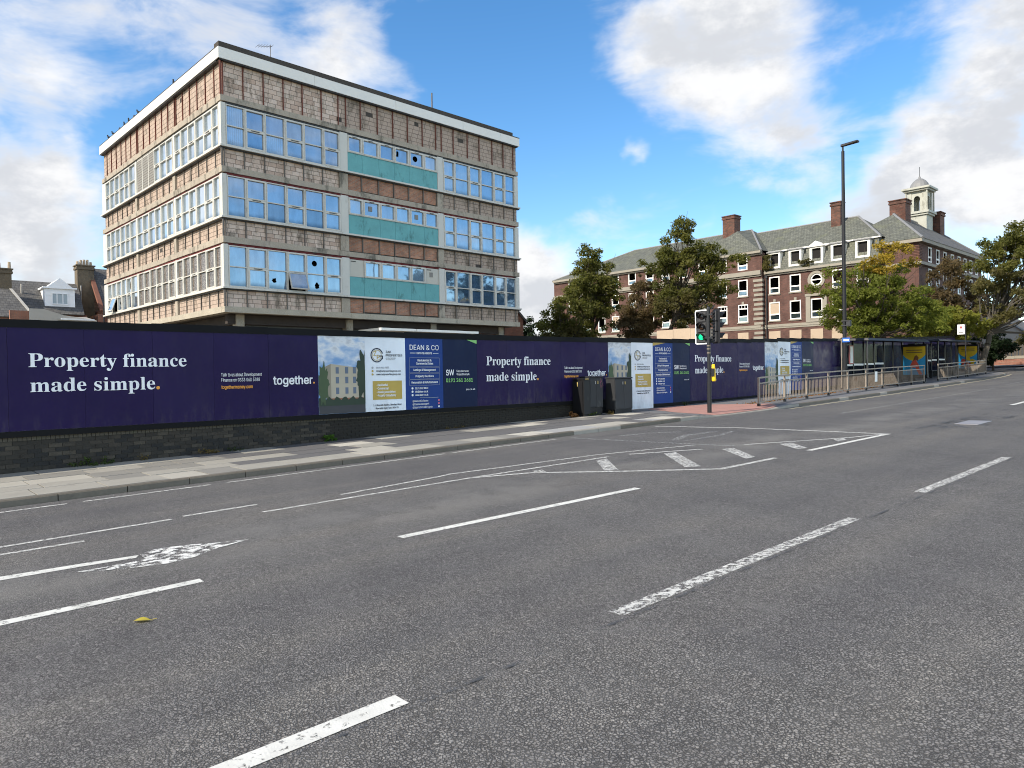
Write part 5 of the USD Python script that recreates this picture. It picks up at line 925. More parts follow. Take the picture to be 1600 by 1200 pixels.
slab_roof(H2, [[(15.86, 72.1, 8.05), (16.2, 72.1, 8.05), (16.2, 77, 12.6), (15.86, 77, 12.6)]], 'coping_red', 'parapet', .25); MB().box(15.7, 16.2, 72.3, 81, 0, 7.7).build('party_wall', MATS['house_brick_y'], H2)
MB().tube((16.1, 72.0, 0), (16.1, 72.0, 8.3), .06).build('drainpipe', MATS['black_pipe'], H2)
H3 = thing('terraced_house', 'lower slate roofed house at the left edge with a dark chimney', 'house', (7.0, 70.0, float(gz(7, 70))))
MB().box(2.5, 10.2, 69.1, 78, 0, 6.95).build('wall', MATS['house_brick_x'], H3)
slab_roof(H3, [[(2.4, 68.9, 6.95), (10.35, 68.9, 6.95), (9.3, 72.8, 9.55), (2.4, 72.8, 9.55)]], 'slate_dark_x')
slab_roof(H3, [[(10.3, 68.88, 6.99), (10.5, 68.88, 6.99), (9.45, 72.8, 9.6), (9.25, 72.8, 9.6)]], 'stone_verge', 'verge', .12)
chimney(9.0, 73.4, .9, .9, 8.0, 11.3, H3, 'sooty_stone', 2)
H4 = thing('rear_extension', 'grey rendered house extension with a low roof in front of the dormer house', 'building', (12.0, 66.0, float(gz(12, 66))))
m = MB(); P = [(10.2, 0), (10.2, 7.55), (11.2, 7.55), (12.6, 7.1), (14.6, 6.85), (14.6, 0)]; e = trimesh.creation.extrude_polygon(Polygon(P), .3, engine='earcut'); v = np.array(e.vertices); m.add(np.column_stack([v[:, 0] - .35, 68.0 - v[:, 2], v[:, 1]]), e.faces); m.build('wall', MATS['render_grey'], H4)
slab_roof(H4, [[(11.8, 67.6, 6.8), (14.6, 67.6, 6.75), (14.6, 71.5, 7.3), (11.8, 71.5, 7.3)]], 'render_grey', 'roof'); MB().box(12.0, 14.4, 67.5, 67.62, 6.72, 6.86).build('gutter', MATS['house_white'], H4)
MB().box(8.6, 9.84, 67.7, 68.2, 0, 7.35).build('brick_end', MATS['house_brick_x'], H4)
GB = thing('gabled_brick_house', 'brick house with a steep dark verged gable just past the office block', 'house', (40, 45, float(gz(40, 45))), -38, local=True)
e = trimesh.creation.extrude_polygon(Polygon([(-5, -1), (-5, 6.0), (-1.6, 10.2), (1.75, 6.0), (1.75, -1)]), 6, engine='earcut'); v = np.array(e.vertices); MB().add(np.column_stack([v[:, 0], v[:, 2], v[:, 1]]), e.faces).build('wall', MATS['house_brick_x'], GB)
for q in ([(-1.6, 10.45), (2.05, 5.85)], [(-5.3, 5.85), (-1.6, 10.45)]):
    (a, za), (b_, zb) = q; MB().hexa([(a, -.2, za - .24), (b_, -.2, zb - .24), (b_, 6.2, zb - .24), (a, 6.2, za - .24), (a, -.2, za), (b_, -.2, zb), (b_, 6.2, zb), (a, 6.2, za)]).build('roof', MATS['slate_dark_y'], GB)
# plywood clad cabin and low plywood fence behind the hoarding
CB = thing('plywood_cabin', 'pale plywood clad cabin standing behind the hoarding left of the traffic light', 'site cabin', (26.5, 18.0, float(gz(26.5, 18))))
for k in range(3): MB().box(26.3, 26.34, 16.6 + k * .87 + .004, 16.6 + (k + 1) * .87 - .004, .3, 3.54 + (.02 if k % 2 else 0)).build('plywood_sheet', MATS['ply_board'], CB)
MB().box(26.35, 26.7, 16.62, 19.2, .3, 3.44).build('cabin_body', MATS['ply_board'], CB); MB().box(26.36, 26.75, 16.6, 19.2, 3.45, 3.5).build('roof', MATS['ply_board'], CB)

# ------------------------------------------------------------------ trees
def leaf_mat(name, cols, trans=.55):
    n = {'g': ('geometry', {}), 'a': ('noise_texture', {'scale': .55, 'detail': 4.0, 'roughness': .6}), 'm': ('math', {'math_type': 'multiply_add', 'value2': .5}), 'h': ('math', {'math_type': 'multiply', 'value2': .62}), 'r': ('rgb_ramp', {'ramp': cols}), 'p': ('principled_bsdf', {'roughness': .6, 'specular_ior_level': .3}), 't': ('translucent_bsdf', {}), 'tb': ('mix_color', {'blend_type': 'multiply', 'fac': 1.0, 'b': (1.45, 1.5, 1.2), 'use_clamp_result': False}), 'x': ('mix_closure', {'fac': trans})}
    return flat_mat(name, n, [('g.position', 'a.vector'), ('g.random_per_island', 'm.value1'), ('a.fac', 'h.value1'), ('h.value', 'm.value3'), ('m.value', 'r.fac'), ('r.color', 'p.base_color'), ('r.color', 'tb.a'), ('tb.result', 't.color'), ('p.BSDF', 'x.closure1'), ('t.BSDF', 'x.closure2')], 'x.closure')


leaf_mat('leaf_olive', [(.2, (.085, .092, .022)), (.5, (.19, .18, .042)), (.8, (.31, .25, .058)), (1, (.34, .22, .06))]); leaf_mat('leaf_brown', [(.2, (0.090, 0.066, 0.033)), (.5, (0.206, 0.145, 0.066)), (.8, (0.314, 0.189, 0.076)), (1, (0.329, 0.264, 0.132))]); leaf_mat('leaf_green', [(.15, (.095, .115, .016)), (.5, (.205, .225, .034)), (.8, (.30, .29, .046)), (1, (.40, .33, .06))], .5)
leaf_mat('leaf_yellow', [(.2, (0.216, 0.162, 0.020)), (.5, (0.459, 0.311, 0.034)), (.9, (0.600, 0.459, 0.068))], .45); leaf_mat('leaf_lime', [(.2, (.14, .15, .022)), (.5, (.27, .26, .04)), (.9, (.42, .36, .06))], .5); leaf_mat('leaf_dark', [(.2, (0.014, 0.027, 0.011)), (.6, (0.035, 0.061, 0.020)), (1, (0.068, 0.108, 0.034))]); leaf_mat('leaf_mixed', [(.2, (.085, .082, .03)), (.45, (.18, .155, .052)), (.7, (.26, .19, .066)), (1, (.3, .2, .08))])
surf('bark', (.062, .05, .038), .95, .4, 5, fine=40, bump=.02, bscale=18); surf('bark_pale', (.085, .075, .06), .95, .3, 5, fine=40, bump=.02, bscale=18)


def leaves(centres, radii, n, size, g, out=.55):
    """Leaf-sized folded quads spread through the clumps, denser towards each clump's outside."""
    k = g.choice(len(centres), n, p=radii ** 2 / (radii ** 2).sum()); d = g.normal(size=(n, 3)); d /= np.linalg.norm(d, axis=1, keepdims=True)
    r = g.uniform(0, 1, n) ** out; c = centres[k] + d * (radii[k] * r)[:, None] * [1, 1, .72]
    nr = d * .5 + g.normal(size=(n, 3)) * .7 + [0, 0, .55]; nr /= np.linalg.norm(nr, axis=1, keepdims=True)
    t = np.cross(nr, g.normal(size=(n, 3))); t /= np.linalg.norm(t, axis=1, keepdims=True); b = np.cross(nr, t); s = (size * g.uniform(.55, 1.3, n))[:, None]
    v = np.stack([c - t * s, c + b * s * .5 + nr * s * .12, c + t * s, c - b * s * .5 + nr * s * .12], 1).reshape(-1, 3)
    return v, np.arange(4 * n).reshape(-1, 4)


def crown_clumps(envs, n, r, g):
    """Clump centres inside a set of ellipsoids, mostly towards their surface."""
    vol = np.array([e[3] * e[4] * e[5] for e in envs]) ** .7; C = []
    for i in g.choice(len(envs), n, p=vol / vol.sum()):
        e = envs[i]; d = g.normal(size=3); d /= np.linalg.norm(d); C.append(np.array(e[:3]) + d * np.array(e[3:6]) * (g.uniform(.2, 1.12) ** .5))
    C = np.array(C); return C, r * g.uniform(.45, 1.35, n)


def tree(name, label, x, y, envs, trunk_top, nclump, rclump, nleaf, size, mats, seed, tr=.2, bark='bark', group=None, lean=(0, 0), cat='tree', branches=22):
    nclump = int(nclump * 1.5); rclump *= .74; nleaf = int(nleaf * .72); branches = int(branches * 1.5)
    g = np.random.default_rng(seed); z0 = float(gz(x, y)); T = thing(name, label, cat, (x, y, z0), group=group)
    C, R = crown_clumps(envs, nclump, rclump, g)
    b = MB(); top = np.array([x + lean[0], y + lean[1], trunk_top]); prev = np.array([x, y, z0 - .2]); pr = tr * 1.25
    for k in range(1, 5):
        q = np.array([x, y, z0]) + (top - [x, y, z0]) * k / 4 + np.append(g.normal(size=2) * tr * .35, 0); rr = tr * (1 - .12 * k); b.tube(prev, q, pr, rr, 9, cap=False); prev, pr = q, rr
    for i in g.permutation(len(C))[:branches]:
        s = top + (np.array([x, y, z0]) - top) * g.uniform(0, .35); e = C[i]; mid = (s + e) / 2 + [0, 0, -.1 * np.linalg.norm(e - s)] + g.normal(size=3) * .18; r0 = tr * g.uniform(.28, .5)
        b.tube(s, mid, r0, r0 * .6, 6, cap=False); b.tube(mid, e, r0 * .6, .015, 5, cap=False)
        for _ in range(2): f = e + g.normal(size=3) * rclump * .9; b.tube(mid + (e - mid) * .5, f, r0 * .3, .01, 4, cap=False)
    b.build('trunk', MATS[bark], T)
    if not isinstance(mats, list): mats = [(mats, None)]
    for m, test in mats:
        sel = np.ones(len(C), bool) if test is None else np.array([test(c) for c in C])
        if sel.any():
            v, f = leaves(C[sel], R[sel], int(nleaf * (R[sel] ** 2).sum() / (R ** 2).sum()), size, g); MB().add(v, f).build('crown', MATS[m], T)
    return T


TG = 'trees in front of the old brick building'
tree('broadleaf_tree', 'tall olive green tree left of the old brick building, against the sky', 51.6, 45.1, [(51.6, 45.1, 10.2, 1.9, 1.9, 3.1), (51.9, 44.8, 7.3, 2.1, 2.1, 2.2), (52.6, 44.0, 9.6, 1.8, 1.8, 1.3), (51.3, 45.3, 12.6, 1.2, 1.2, 1.3)], 8.0, 80, .85, 17000, .15, 'leaf_olive', 11, .22)
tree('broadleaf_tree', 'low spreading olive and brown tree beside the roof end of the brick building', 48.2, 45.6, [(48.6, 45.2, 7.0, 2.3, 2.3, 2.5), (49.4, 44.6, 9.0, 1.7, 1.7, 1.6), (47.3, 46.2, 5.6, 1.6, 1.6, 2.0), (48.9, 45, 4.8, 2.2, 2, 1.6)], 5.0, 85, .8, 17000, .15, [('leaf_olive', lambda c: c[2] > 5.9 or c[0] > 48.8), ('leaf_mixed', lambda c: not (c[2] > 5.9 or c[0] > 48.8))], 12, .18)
tree('bush', 'dark green bushy tree low beside the gabled brick house', 56.0, 57.5, [(56.0, 57.5, 5.6, 3.0, 3.0, 2.2), (54, 59.5, 5.0, 2.4, 2.4, 1.8)], 4.0, 45, 1.0, 9000, .18, 'leaf_dark', 13, .15, cat='bush')
tree('russet_tree', 'russet brown round tree before the windows of the brick wing', 50.2, 38.4, [(50.2, 38.4, 7.6, 1.75, 1.75, 2.5), (50.0, 38.5, 5.6, 1.7, 1.7, 1.7)], 5.5, 60, .7, 15000, .13, 'leaf_brown', 14, .16)
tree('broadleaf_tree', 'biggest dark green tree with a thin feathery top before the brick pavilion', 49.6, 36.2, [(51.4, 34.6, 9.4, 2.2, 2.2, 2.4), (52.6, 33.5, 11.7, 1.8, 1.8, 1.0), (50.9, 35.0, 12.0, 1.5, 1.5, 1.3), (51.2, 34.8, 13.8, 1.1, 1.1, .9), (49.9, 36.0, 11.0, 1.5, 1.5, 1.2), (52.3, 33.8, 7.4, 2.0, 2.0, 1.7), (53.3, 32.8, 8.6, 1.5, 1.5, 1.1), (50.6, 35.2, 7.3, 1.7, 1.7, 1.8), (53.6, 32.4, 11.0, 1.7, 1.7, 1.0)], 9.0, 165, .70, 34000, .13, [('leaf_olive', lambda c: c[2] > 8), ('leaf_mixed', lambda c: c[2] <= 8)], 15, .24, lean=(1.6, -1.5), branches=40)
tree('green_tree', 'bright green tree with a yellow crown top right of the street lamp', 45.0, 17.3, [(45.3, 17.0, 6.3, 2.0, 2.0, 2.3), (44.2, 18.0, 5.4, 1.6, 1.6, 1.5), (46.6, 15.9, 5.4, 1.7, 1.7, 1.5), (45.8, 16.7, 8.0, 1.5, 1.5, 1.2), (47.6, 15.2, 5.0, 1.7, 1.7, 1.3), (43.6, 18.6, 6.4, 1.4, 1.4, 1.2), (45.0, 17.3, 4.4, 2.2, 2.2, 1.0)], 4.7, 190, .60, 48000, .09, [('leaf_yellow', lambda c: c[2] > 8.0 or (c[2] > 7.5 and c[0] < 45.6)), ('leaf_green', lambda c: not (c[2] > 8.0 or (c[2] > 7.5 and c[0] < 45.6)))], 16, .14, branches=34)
tree('lime_tree', 'yellow green low tree behind the second bus shelter', 63.8, 19.3, [(63.8, 19.2, 5.2, 2.5, 2.5, 1.5), (61.8, 20.2, 5.2, 2.0, 2.0, 1.7), (65.8, 18.0, 5.0, 2.0, 2.0, 1.2)], 3.6, 95, .66, 28000, .12, 'leaf_lime', 17, .12)
tree('russet_tree', 'thin russet tree before the street side of the cupola block', 70.2, 20.6, [(70.4, 20.3, 8.4, 2.0, 1.6, 2.4), (72.6, 19.6, 7.2, 2.0, 1.5, 1.9), (70.0, 20.5, 6.0, 2.2, 1.6, 1.3), (71, 20.3, 10.4, 1.2, 1, .9), (74.5, 18.8, 6.5, 2.0, 1.5, 1.8)], 6.0, 85, .75, 17000, .14, 'leaf_brown', 18, .16)
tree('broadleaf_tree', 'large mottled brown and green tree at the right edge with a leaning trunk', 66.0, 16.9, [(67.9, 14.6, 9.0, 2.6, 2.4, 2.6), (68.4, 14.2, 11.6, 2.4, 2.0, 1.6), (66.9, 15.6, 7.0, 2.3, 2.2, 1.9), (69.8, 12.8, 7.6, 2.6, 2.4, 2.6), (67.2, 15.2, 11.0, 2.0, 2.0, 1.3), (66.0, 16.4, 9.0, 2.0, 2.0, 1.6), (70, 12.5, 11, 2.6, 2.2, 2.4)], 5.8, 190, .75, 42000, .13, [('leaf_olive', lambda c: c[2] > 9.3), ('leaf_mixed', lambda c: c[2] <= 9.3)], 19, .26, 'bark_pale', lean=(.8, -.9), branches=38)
tree('bush', 'olive bush low at the right edge beyond the brick boundary wall', 76.0, 14.6, [(76.5, 14.2, 4.4, 2.6, 2.4, 1.5)], 3.0, 40, .7, 8000, .14, 'leaf_mixed', 20, .12, cat='bush')
tree('bush', 'dark evergreen bush behind the timber fence near the leaning trunk', 72.5, 17.6, [(72.5, 17.6, 3.4, 1.8, 1.8, 1.4)], 2.4, 30, .6, 7000, .12, 'leaf_dark', 21, .1, cat='bush')
tree('street_tree', 'big green tree on the near side of the street, mirrored in the office windows', 71.0, -13.5, [(72, -13.5, 14.0, 9, 5, 6), (80, -13, 12, 7, 4, 6), (65, -14, 9, 5, 4, 4), (74, -13.5, 7.5, 9, 4, 3)], 8, 90, 2.6, 26000, .34, 'leaf_dark', 22, .35, branches=30)

# ------------------------------------------------------------------ street furniture
surf('post_black', (.018, .018, .02), .38, .2, 4, spec=.5); surf('lamp_black', (.011, .011, .013), .5, .2, 3); surf('signal_grey', (.018, .018, .021), .55, .2, 5); surf('signal_white', (.80, .80, .80), .45, .04, 4); surf('lens_dark', (.02, .012, .010), .15, .1, 5, spec=.8); surf('lens_amber', (.035, .018, .008), .15, .1, 5, spec=.8)
surf('push_yellow', (.72, .48, .02), .5, .08, 5); surf('galv_brown', (.27, .225, .18), .62, .3, 5, fine=40, metallic=.15, tint=((.14, .07, .035), .58, 3)); surf('sign_blue', (.03, .12, .42), .4, .1, 5); surf('sign_white', (.78, .78, .76), .4, .05, 5); surf('cabinet_black', (.008, .008, .009), .45, .3, 3, tint=((.05, .05, .048), .6, 2)); surf('cabinet_grey', (.026, .027, .029), .55, .25, 2.5, tint=((.10, .095, .09), .6, 3)); surf('lock_brass', (.5, .36, .12), .45, .1, 5); surf('graffiti', (.33, .09, .15), .7, .3, 9); surf('graffiti_pale', (.35, .34, .33), .7, .3, 9); surf('sign_red', (.36, .09, .09), .4, .1, 5)
flat_mat('lens_green', {'e': ('emission', {'color': (.02, .95, .38), 'strength': .6})}, [], 'e.emission')
n = {'t': ('transparent_bsdf', {'color': (.62, .68, .69)}), 'g': ('glossy_bsdf', {'color': (.9, .95, 1), 'roughness': .02}), 'f': ('fresnel', {'IOR': 1.45}), 'hf': ('math', {'math_type': 'multiply', 'value2': .05}), 'x': ('mix_closure', {})}
flat_mat('clear_glass', n, [('f.fac', 'hf.value1'), ('hf.value', 'x.fac'), ('t.BSDF', 'x.closure1'), ('g.BSDF', 'x.closure2')], 'x.closure')

# traffic light
px, py = 20.32, 12.80; pz = float(topz(px, py))
TL = thing('traffic_light', 'black traffic light at the red crossing pad, white bordered head showing green', 'traffic light', (px, py, pz))
MB().tube((px, py, pz - .05), (px, py, pz + 1.0), .072, .070, 14).tube((px, py, pz + 1.0), (px, py, 3.72), .057, .057, 14).build('pole', MATS['post_black'], TL)
MB().tube((px, py, 3.721), (px, py, 3.78), .06, .03, 12).build('pole_cap', MATS['post_black'], TL)
for z in (2.50, 2.40, 2.27): MB().tube((px, py, z), (px, py, z + .03), .060, .060, 12).build('band', MATS['galv_brown'], TL)


def head(cx, cy, az, board, lit):
    """A three-light head facing along az (degrees): body, board, hoods and lenses."""
    a = math.radians(az); f = np.array([math.cos(a), math.sin(a), 0]); s = np.array([-math.sin(a), math.cos(a), 0]); c = np.array([cx, cy, 0]); z0, z1 = 2.62, 3.66
    def T(v): v = np.asarray(v, float); return c + v[:, :1] * f + v[:, 1:2] * s + np.array([0, 0, 1.0]) * v[:, 2:]
    def put(m, name, mat, par): return MB().add(T(np.vstack(m.v)), np.vstack(m.f)).build(name, MATS[mat], par)
    body = put(MB().bev(-.13, .04, -.15, .15, z0, z0 + .335, .02).bev(-.13, .04, -.15, .15, z0 + .34, z0 + .675, .02).bev(-.13, .04, -.15, .15, z0 + .68, z1 - .02, .02), 'signal_head', 'signal_grey', TL)
    for q in range(9): put(MB().box(-.145, -.131, -.12, .12, z0 + .06 + q * .11, z0 + .10 + q * .11), 'cooling_rib', 'signal_grey', body)
    R = sbox(-.19, z0 + .02, .19, z1 - .02).buffer(.06, 6)
    e = trimesh.creation.extrude_polygon(R, .012, engine='earcut'); v = np.array(e.vertices); put(MB().add(np.column_stack([v[:, 2] - .03, v[:, 0], v[:, 1]]), e.faces), 'backing_board', 'signal_grey', body)
    if board:
        e = trimesh.creation.extrude_polygon(R.buffer(.004).difference(R.buffer(-.034)), .008, engine='earcut'); v = np.array(e.vertices); put(MB().add(np.column_stack([v[:, 2] - .016, v[:, 0], v[:, 1]]), e.faces), 'white_border', 'signal_white', body)
    for k, (zc, m) in enumerate(((z1 - .17, 'lens_dark'), (z1 - .51, 'lens_amber'), (z1 - .85, 'lens_green' if lit else 'lens_dark'))):
        t = np.linspace(0, 2 * np.pi, 21)[:-1]; d = MB(); d.add(np.vstack([np.column_stack([np.full(20, .045), .098 * np.cos(t), zc + .098 * np.sin(t)]), [[.062, 0, zc]]]), [[i, (i + 1) % 20, 20] for i in range(20)]); put(d, 'lens', m, body)
        h = MB(); th = np.linspace(math.radians(-28), math.radians(208), 17); o = []
        for r, ext in ((.118, .0), (.118, 1), (.110, 1), (.110, .0)): o.append(np.column_stack([.04 + ext * (.10 + .13 * np.maximum(np.sin(th), 0)), r * np.cos(th), zc + r * np.sin(th)]))
        h.add(np.vstack(o), [[q * 17 + i, q * 17 + i + 1, ((q + 1) % 4) * 17 + i + 1, ((q + 1) % 4) * 17 + i] for q in range(4) for i in range(16)]); put(h, 'hood', 'signal_grey', body)
    return body


head(px + .02, py + .26, 183, True, True); head(px + .10, py - .25, -32, False, False)
for z in (2.75, 3.5): MB().box(px - .05, px + .05, py - .18, py + .2, z, z + .05).build('bracket', MATS['post_black'], TL)
q = MB().bev(px + .03, px + .14, py - .19, py - .05, 1.36, 1.92, .025).build('push_button_unit', MATS['push_yellow'], TL)
MB().box(px + .02, px + .05, py - .17, py - .07, 1.52, 1.78).build('button_face', MATS['post_black'], q)
MB().tube((px, py, 3.78), (px - .08, py + .02, 3.85), .012, .012).tube((px + .03, py - .1, 3.70), (px + .12, py - .15, 3.82), .02, .02).build('detector', MATS['post_black'], TL)

# street lamp
lx, ly = 36.0, 15.0; lz = float(topz(lx, ly))
SL = thing('street_lamp', 'tall slim dark street lamp with a flat lantern in front of the hoarding', 'street lamp', (lx, ly, lz))
MB().tube((lx, ly, lz - .05), (lx, ly, lz + 1.6), .115, .11, 14).tube((lx, ly, lz + 1.6), (lx, ly, 12.45), .095, .075, 14).build('column', MATS['lamp_black'], SL); MB().tube((lx, ly, 12.45), (lx, ly, 12.72), .045, .042, 10).build('spigot', MATS['lamp_black'], SL)
MB().box(lx - .118, lx - .105, ly - .05, ly + .05, lz + .5, lz + 1.1).build('door', MATS['lamp_black'], SL)
MB().hexa([(lx - .09, ly + .08, 12.68), (lx + .09, ly + .08, 12.68), (lx + .16, ly - .72, 12.74), (lx - .16, ly - .72, 12.74), (lx - .07, ly + .08, 12.78), (lx + .07, ly + .08, 12.78), (lx + .13, ly - .74, 12.81), (lx - .13, ly - .74, 12.81)][0:2] + [(lx + .16, ly - .72, 12.74), (lx - .16, ly - .72, 12.74), (lx - .07, ly + .08, 12.79), (lx + .07, ly + .08, 12.79), (lx + .13, ly - .74, 12.81), (lx - .13, ly - .74, 12.81)]).build('lantern', MATS['lamp_black'], SL)
q = MB().box(lx - .13, lx - .118, ly - .30, ly + .06, 3.02, 3.24).build('blue_sign', MATS['sign_blue'], SL); MB().box(lx - .134, lx - .1305, ly - .27, ly + .0, 3.09, 3.17).build('sign_symbol', MATS['sign_white'], q)
for z in (3.82, 4.05): MB().box(lx - .12, lx + .12, ly - .22, ly + .12, z, z + .05).build('clamp', MATS['cabinet_grey'], SL)
MB().box(lx - .1, lx + .1, ly - .3, ly - .12, 3.8, 4.1).build('control_box', MATS['cabinet_grey'], SL); MB().tube((lx - .07, ly + .13, lz + .1), (lx - .07, ly + .13, 3.2), .025, .025, 6).build('cable_pipe', MATS['galv_brown'], SL)


def railing(pts, label, gate=None):
    """Guard rail: posts, three rails and thin bars, following the kerb."""
    P = np.array(pts, float); T = thing('guard_railing', label, 'railing', (P[0][0], P[0][1], float(topz(*P[0]))))
    Z = [float(topz(*p)) for p in P]
    for i, (p, z) in enumerate(zip(P, Z)):
        MB().box(p[0] - .03, p[0] + .03, p[1] - .03, p[1] + .03, z - .05, z + 1.02).build('post', MATS['galv_brown'], T)
        MB().box(p[0] - .045, p[0] + .045, p[1] - .045, p[1] + .045, z - .01, z + .10).build('post_foot', MATS['post_black'], T)
    for i in range(len(P) - 1):
        a, b_, za, zb = P[i], P[i + 1], Z[i], Z[i + 1]; d = (b_ - a) / np.linalg.norm(b_ - a); w = np.array([-d[1], d[0]])
        def bar(h0, h1, t, name, x=.032):
            A, B = a + d * x, b_ - d * x; q = []
            for h in (h0, h1): q += [(*(A - w * t), za + h), (*(B - w * t), zb + h), (*(B + w * t), zb + h), (*(A + w * t), za + h)]
            return MB().hexa(q).build(name, MATS['galv_brown'], T)
        bar(.985, 1.035, .025, 'top_rail', -.03 if i else -.03); bar(.79, .83, .02, 'mid_rail'); bar(.13, .17, .02, 'bottom_rail')
        n = max(8, round(np.linalg.norm(b_ - a) / .15))
        for k in range(1, n): c = a + (b_ - a) * k / n; z = za + (zb - za) * k / n; MB().tube((*c, z + .172), (*c, z + .788), .011, .011, 6, cap=False).build('bar', MATS['galv_brown'], T)
    return T


R1 = railing([(23.44, 12.77), (26.0, 13.1), (28.2, 13.27), (30.6, 13.45), (32.93, 13.6), (35.5, 13.8), (37.9, 13.95), (40.3, 14.05), (42.4, 14.1), (44.4, 14.1)], 'long brown galvanised guard railing from the red crossing pad to the first bus shelter')
q = MB().box(36.55, 36.85, 13.79, 13.80, 1.05, 1.55).build('notice', MATS['sign_white'], R1)
railing([(48.4, 14.6), (50.3, 14.65), (52.9, 14.8), (55.6, 14.95), (58.5, 15.15), (61.6, 15.4)], 'shorter guard railing in front of the second bus shelter')

# bus shelters
vinyl('poster_yellow', (.60, .40, .02), .3); vinyl('poster_blue', (.03, .27, .50), .3); vinyl('poster_red', (.55, .09, .05), .3); vinyl('poster_brown', (.16, .07, .03), .3); vinyl('poster_ink', (.10, .07, .05), .3)
def shelter(x0, y0, x1, y1, zr, label, art):
    """Open shelter: roof, back frame with glass, a timetable, a bench and a poster panel closing its far end. Built in its own axes."""
    d = np.array([x1 - x0, y1 - y0]); L = np.linalg.norm(d); zg = float(topz(x0, y0)); T = thing('bus_shelter', label, 'bus shelter', (x0, y0, zg), math.degrees(math.atan2(d[1], d[0])), local=True)
    rise = float(topz(x1, y1)) - zg; sl = lambda x: rise * x / L; H = zr - zg
    MB().hexa([(-.25, -1.45, H - .14), (L + .2, -1.45, H - .14 + rise * .5), (L + .2, .1, H - .10 + rise * .5), (-.25, .1, H - .10), (-.2, -1.38, H - .02), (L + .15, -1.38, H - .02 + rise * .5), (L + .15, .06, H + rise * .5), (-.2, .06, H)]).build('roof', MATS['cabinet_black'], T)
    n = 6; ed = np.linspace(0, L, n + 1)
    for x in ed: MB().box(x - .04, x + .04, -.04, .04, sl(x) - .2, H - .1 + rise * .5 * x / L).build('post', MATS['post_black'], T)
    for i, (a, b_) in enumerate(zip(ed[:-1], ed[1:])):
        MB().box(a + .045, b_ - .045, -.006, .006, sl(a) + .25, H - .2).build('glass_pane', MATS['clear_glass'], T)
        MB().box(a + .045, b_ - .045, -.014, -.008, 1.17 + sl(a), 1.27 + sl(a)).build('white_stripe', MATS['sign_white'], T) if i < 4 else None
    for x in (0, L): MB().box(x - .035, x + .035, -1.30, -1.23, sl(x) - .2, H - .14).build('post', MATS['post_black'], T)
    q = MB().box(.85, 1.35, -.07, -.03, 1.28, 2.25).build('timetable', MATS['sign_red'], T); MB().box(.93, 1.27, -.078, -.071, 1.33, 2.2).build('timetable_sheet', MATS['sign_white'], q)
    MB().box(1.9, L - 2.2, -.42, -.12, .50 + sl(2), .55 + sl(2)).build('bench', MATS['cabinet_grey'], T)
    for x in (2.2, L - 2.5): MB().box(x, x + .06, -.36, -.2, sl(x) - .1, .498 + sl(2)).build('bench_leg', MATS['cabinet_grey'], T)
    zb = sl(L) + .35; W2 = 1.36
    pn = MB().bev(L - .10, L + .06, -W2 - .06, .0, zb - .1, H - .16, .03).build('poster_case', MATS['post_black'], T); X = L - .105; y0_, y1_, z0, z1 = -W2 + .05, -.11, zb + .1, H - .3; hh = z1 - z0; ww = y1_ - y0_
    def art_poly(P, mat, lift):
        m = MB()
        for g in getattr(P, 'geoms', [P]):
            if g.area < 1e-5: continue
            v, f = trimesh.creation.triangulate_polygon(g, engine='earcut'); m.add(np.column_stack([np.full(len(v), X - lift), y1_ - v[:, 0] * ww, z0 + v[:, 1] * hh]), f)
        m.build('poster_print', MATS[mat], pn)
    full = sbox(0, 0, 1, 1); t = np.linspace(0, 1, 20); sky_ = Polygon([(0, 1), *[(x, .72 - .22 * math.sin(x * math.pi) ** .7) for x in t], (1, 1)])
    art_poly(full, 'poster_blue', .002); art_poly(sky_, 'poster_yellow', .004)
    for k in range(2): art_poly(sbox(.14, .86 - k * .08, .86, .885 - k * .08), 'poster_ink', .006)
    g = np.random.default_rng(art)
    if art == 1: art_poly(Polygon([(.30, .30), (.42, .50), (.56, .55), (.70, .36), (.74, .20), (.88, .02), (.72, .0), (.55, .26), (.38, .25)]), 'poster_red', .006); art_poly(Polygon([(.44, .48), (.52, .66), (.60, .70), (.70, .62), (.66, .48), (.56, .54)]), 'poster_brown', .008)
    else:
        for cx, cy, r, m in ((.25, .30, .16, 'poster_red'), (.5, .42, .14, 'poster_yellow'), (.75, .30, .17, 'poster_yellow'), (.5, .16, .2, 'poster_red'), (.78, .12, .12, 'poster_brown'), (.2, .12, .11, 'poster_brown')):
            tt = np.linspace(0, 2 * np.pi, 14)[:-1]; art_poly(Polygon(np.column_stack([cx + r * g.uniform(.6, 1.2, 13) * np.cos(tt), cy + .8 * r * g.uniform(.6, 1.2, 13) * np.sin(tt)])).buffer(0).intersection(full), m, .006 + .0005 * r * 10)
    return T


shelter(37.4, 15.75, 46.1, 15.85, 3.26, 'first bus shelter with a yellow and blue poster of a red figure at its end', 1)
shelter(51.4, 16.8, 61.4, 17.2, 3.56, 'second bus shelter further up with a yellow and blue poster of many shapes', 2)
bz = float(topz(55.2, 15.2)); T = thing('bus_stop_sign', 'white bus stop flag with a small red square on a pole above the second shelter', 'sign', (55.2, 15.2, bz))
MB().tube((55.2, 14.97, bz - .05), (55.2, 14.97, 4.62), .035, .035, 10).build('pole', MATS['post_black'], T); f = MB().bev(55.18, 55.22, 15.01, 15.46, 3.93, 4.60, .012).build('flag', MATS['sign_white'], T); MB().box(55.172, 55.1795, 15.16, 15.31, 4.33, 4.48).build('flag_symbol', MATS['sign_red'], f); MB().box(55.172, 55.1795, 15.10, 15.38, 4.05, 4.09).build('flag_print', MATS['signal_grey'], f)
bz = float(topz(48.6, 16.1)); T = thing('information_totem', 'dark information post with small white notices between the two bus shelters', 'post', (48.6, 16.1, bz))
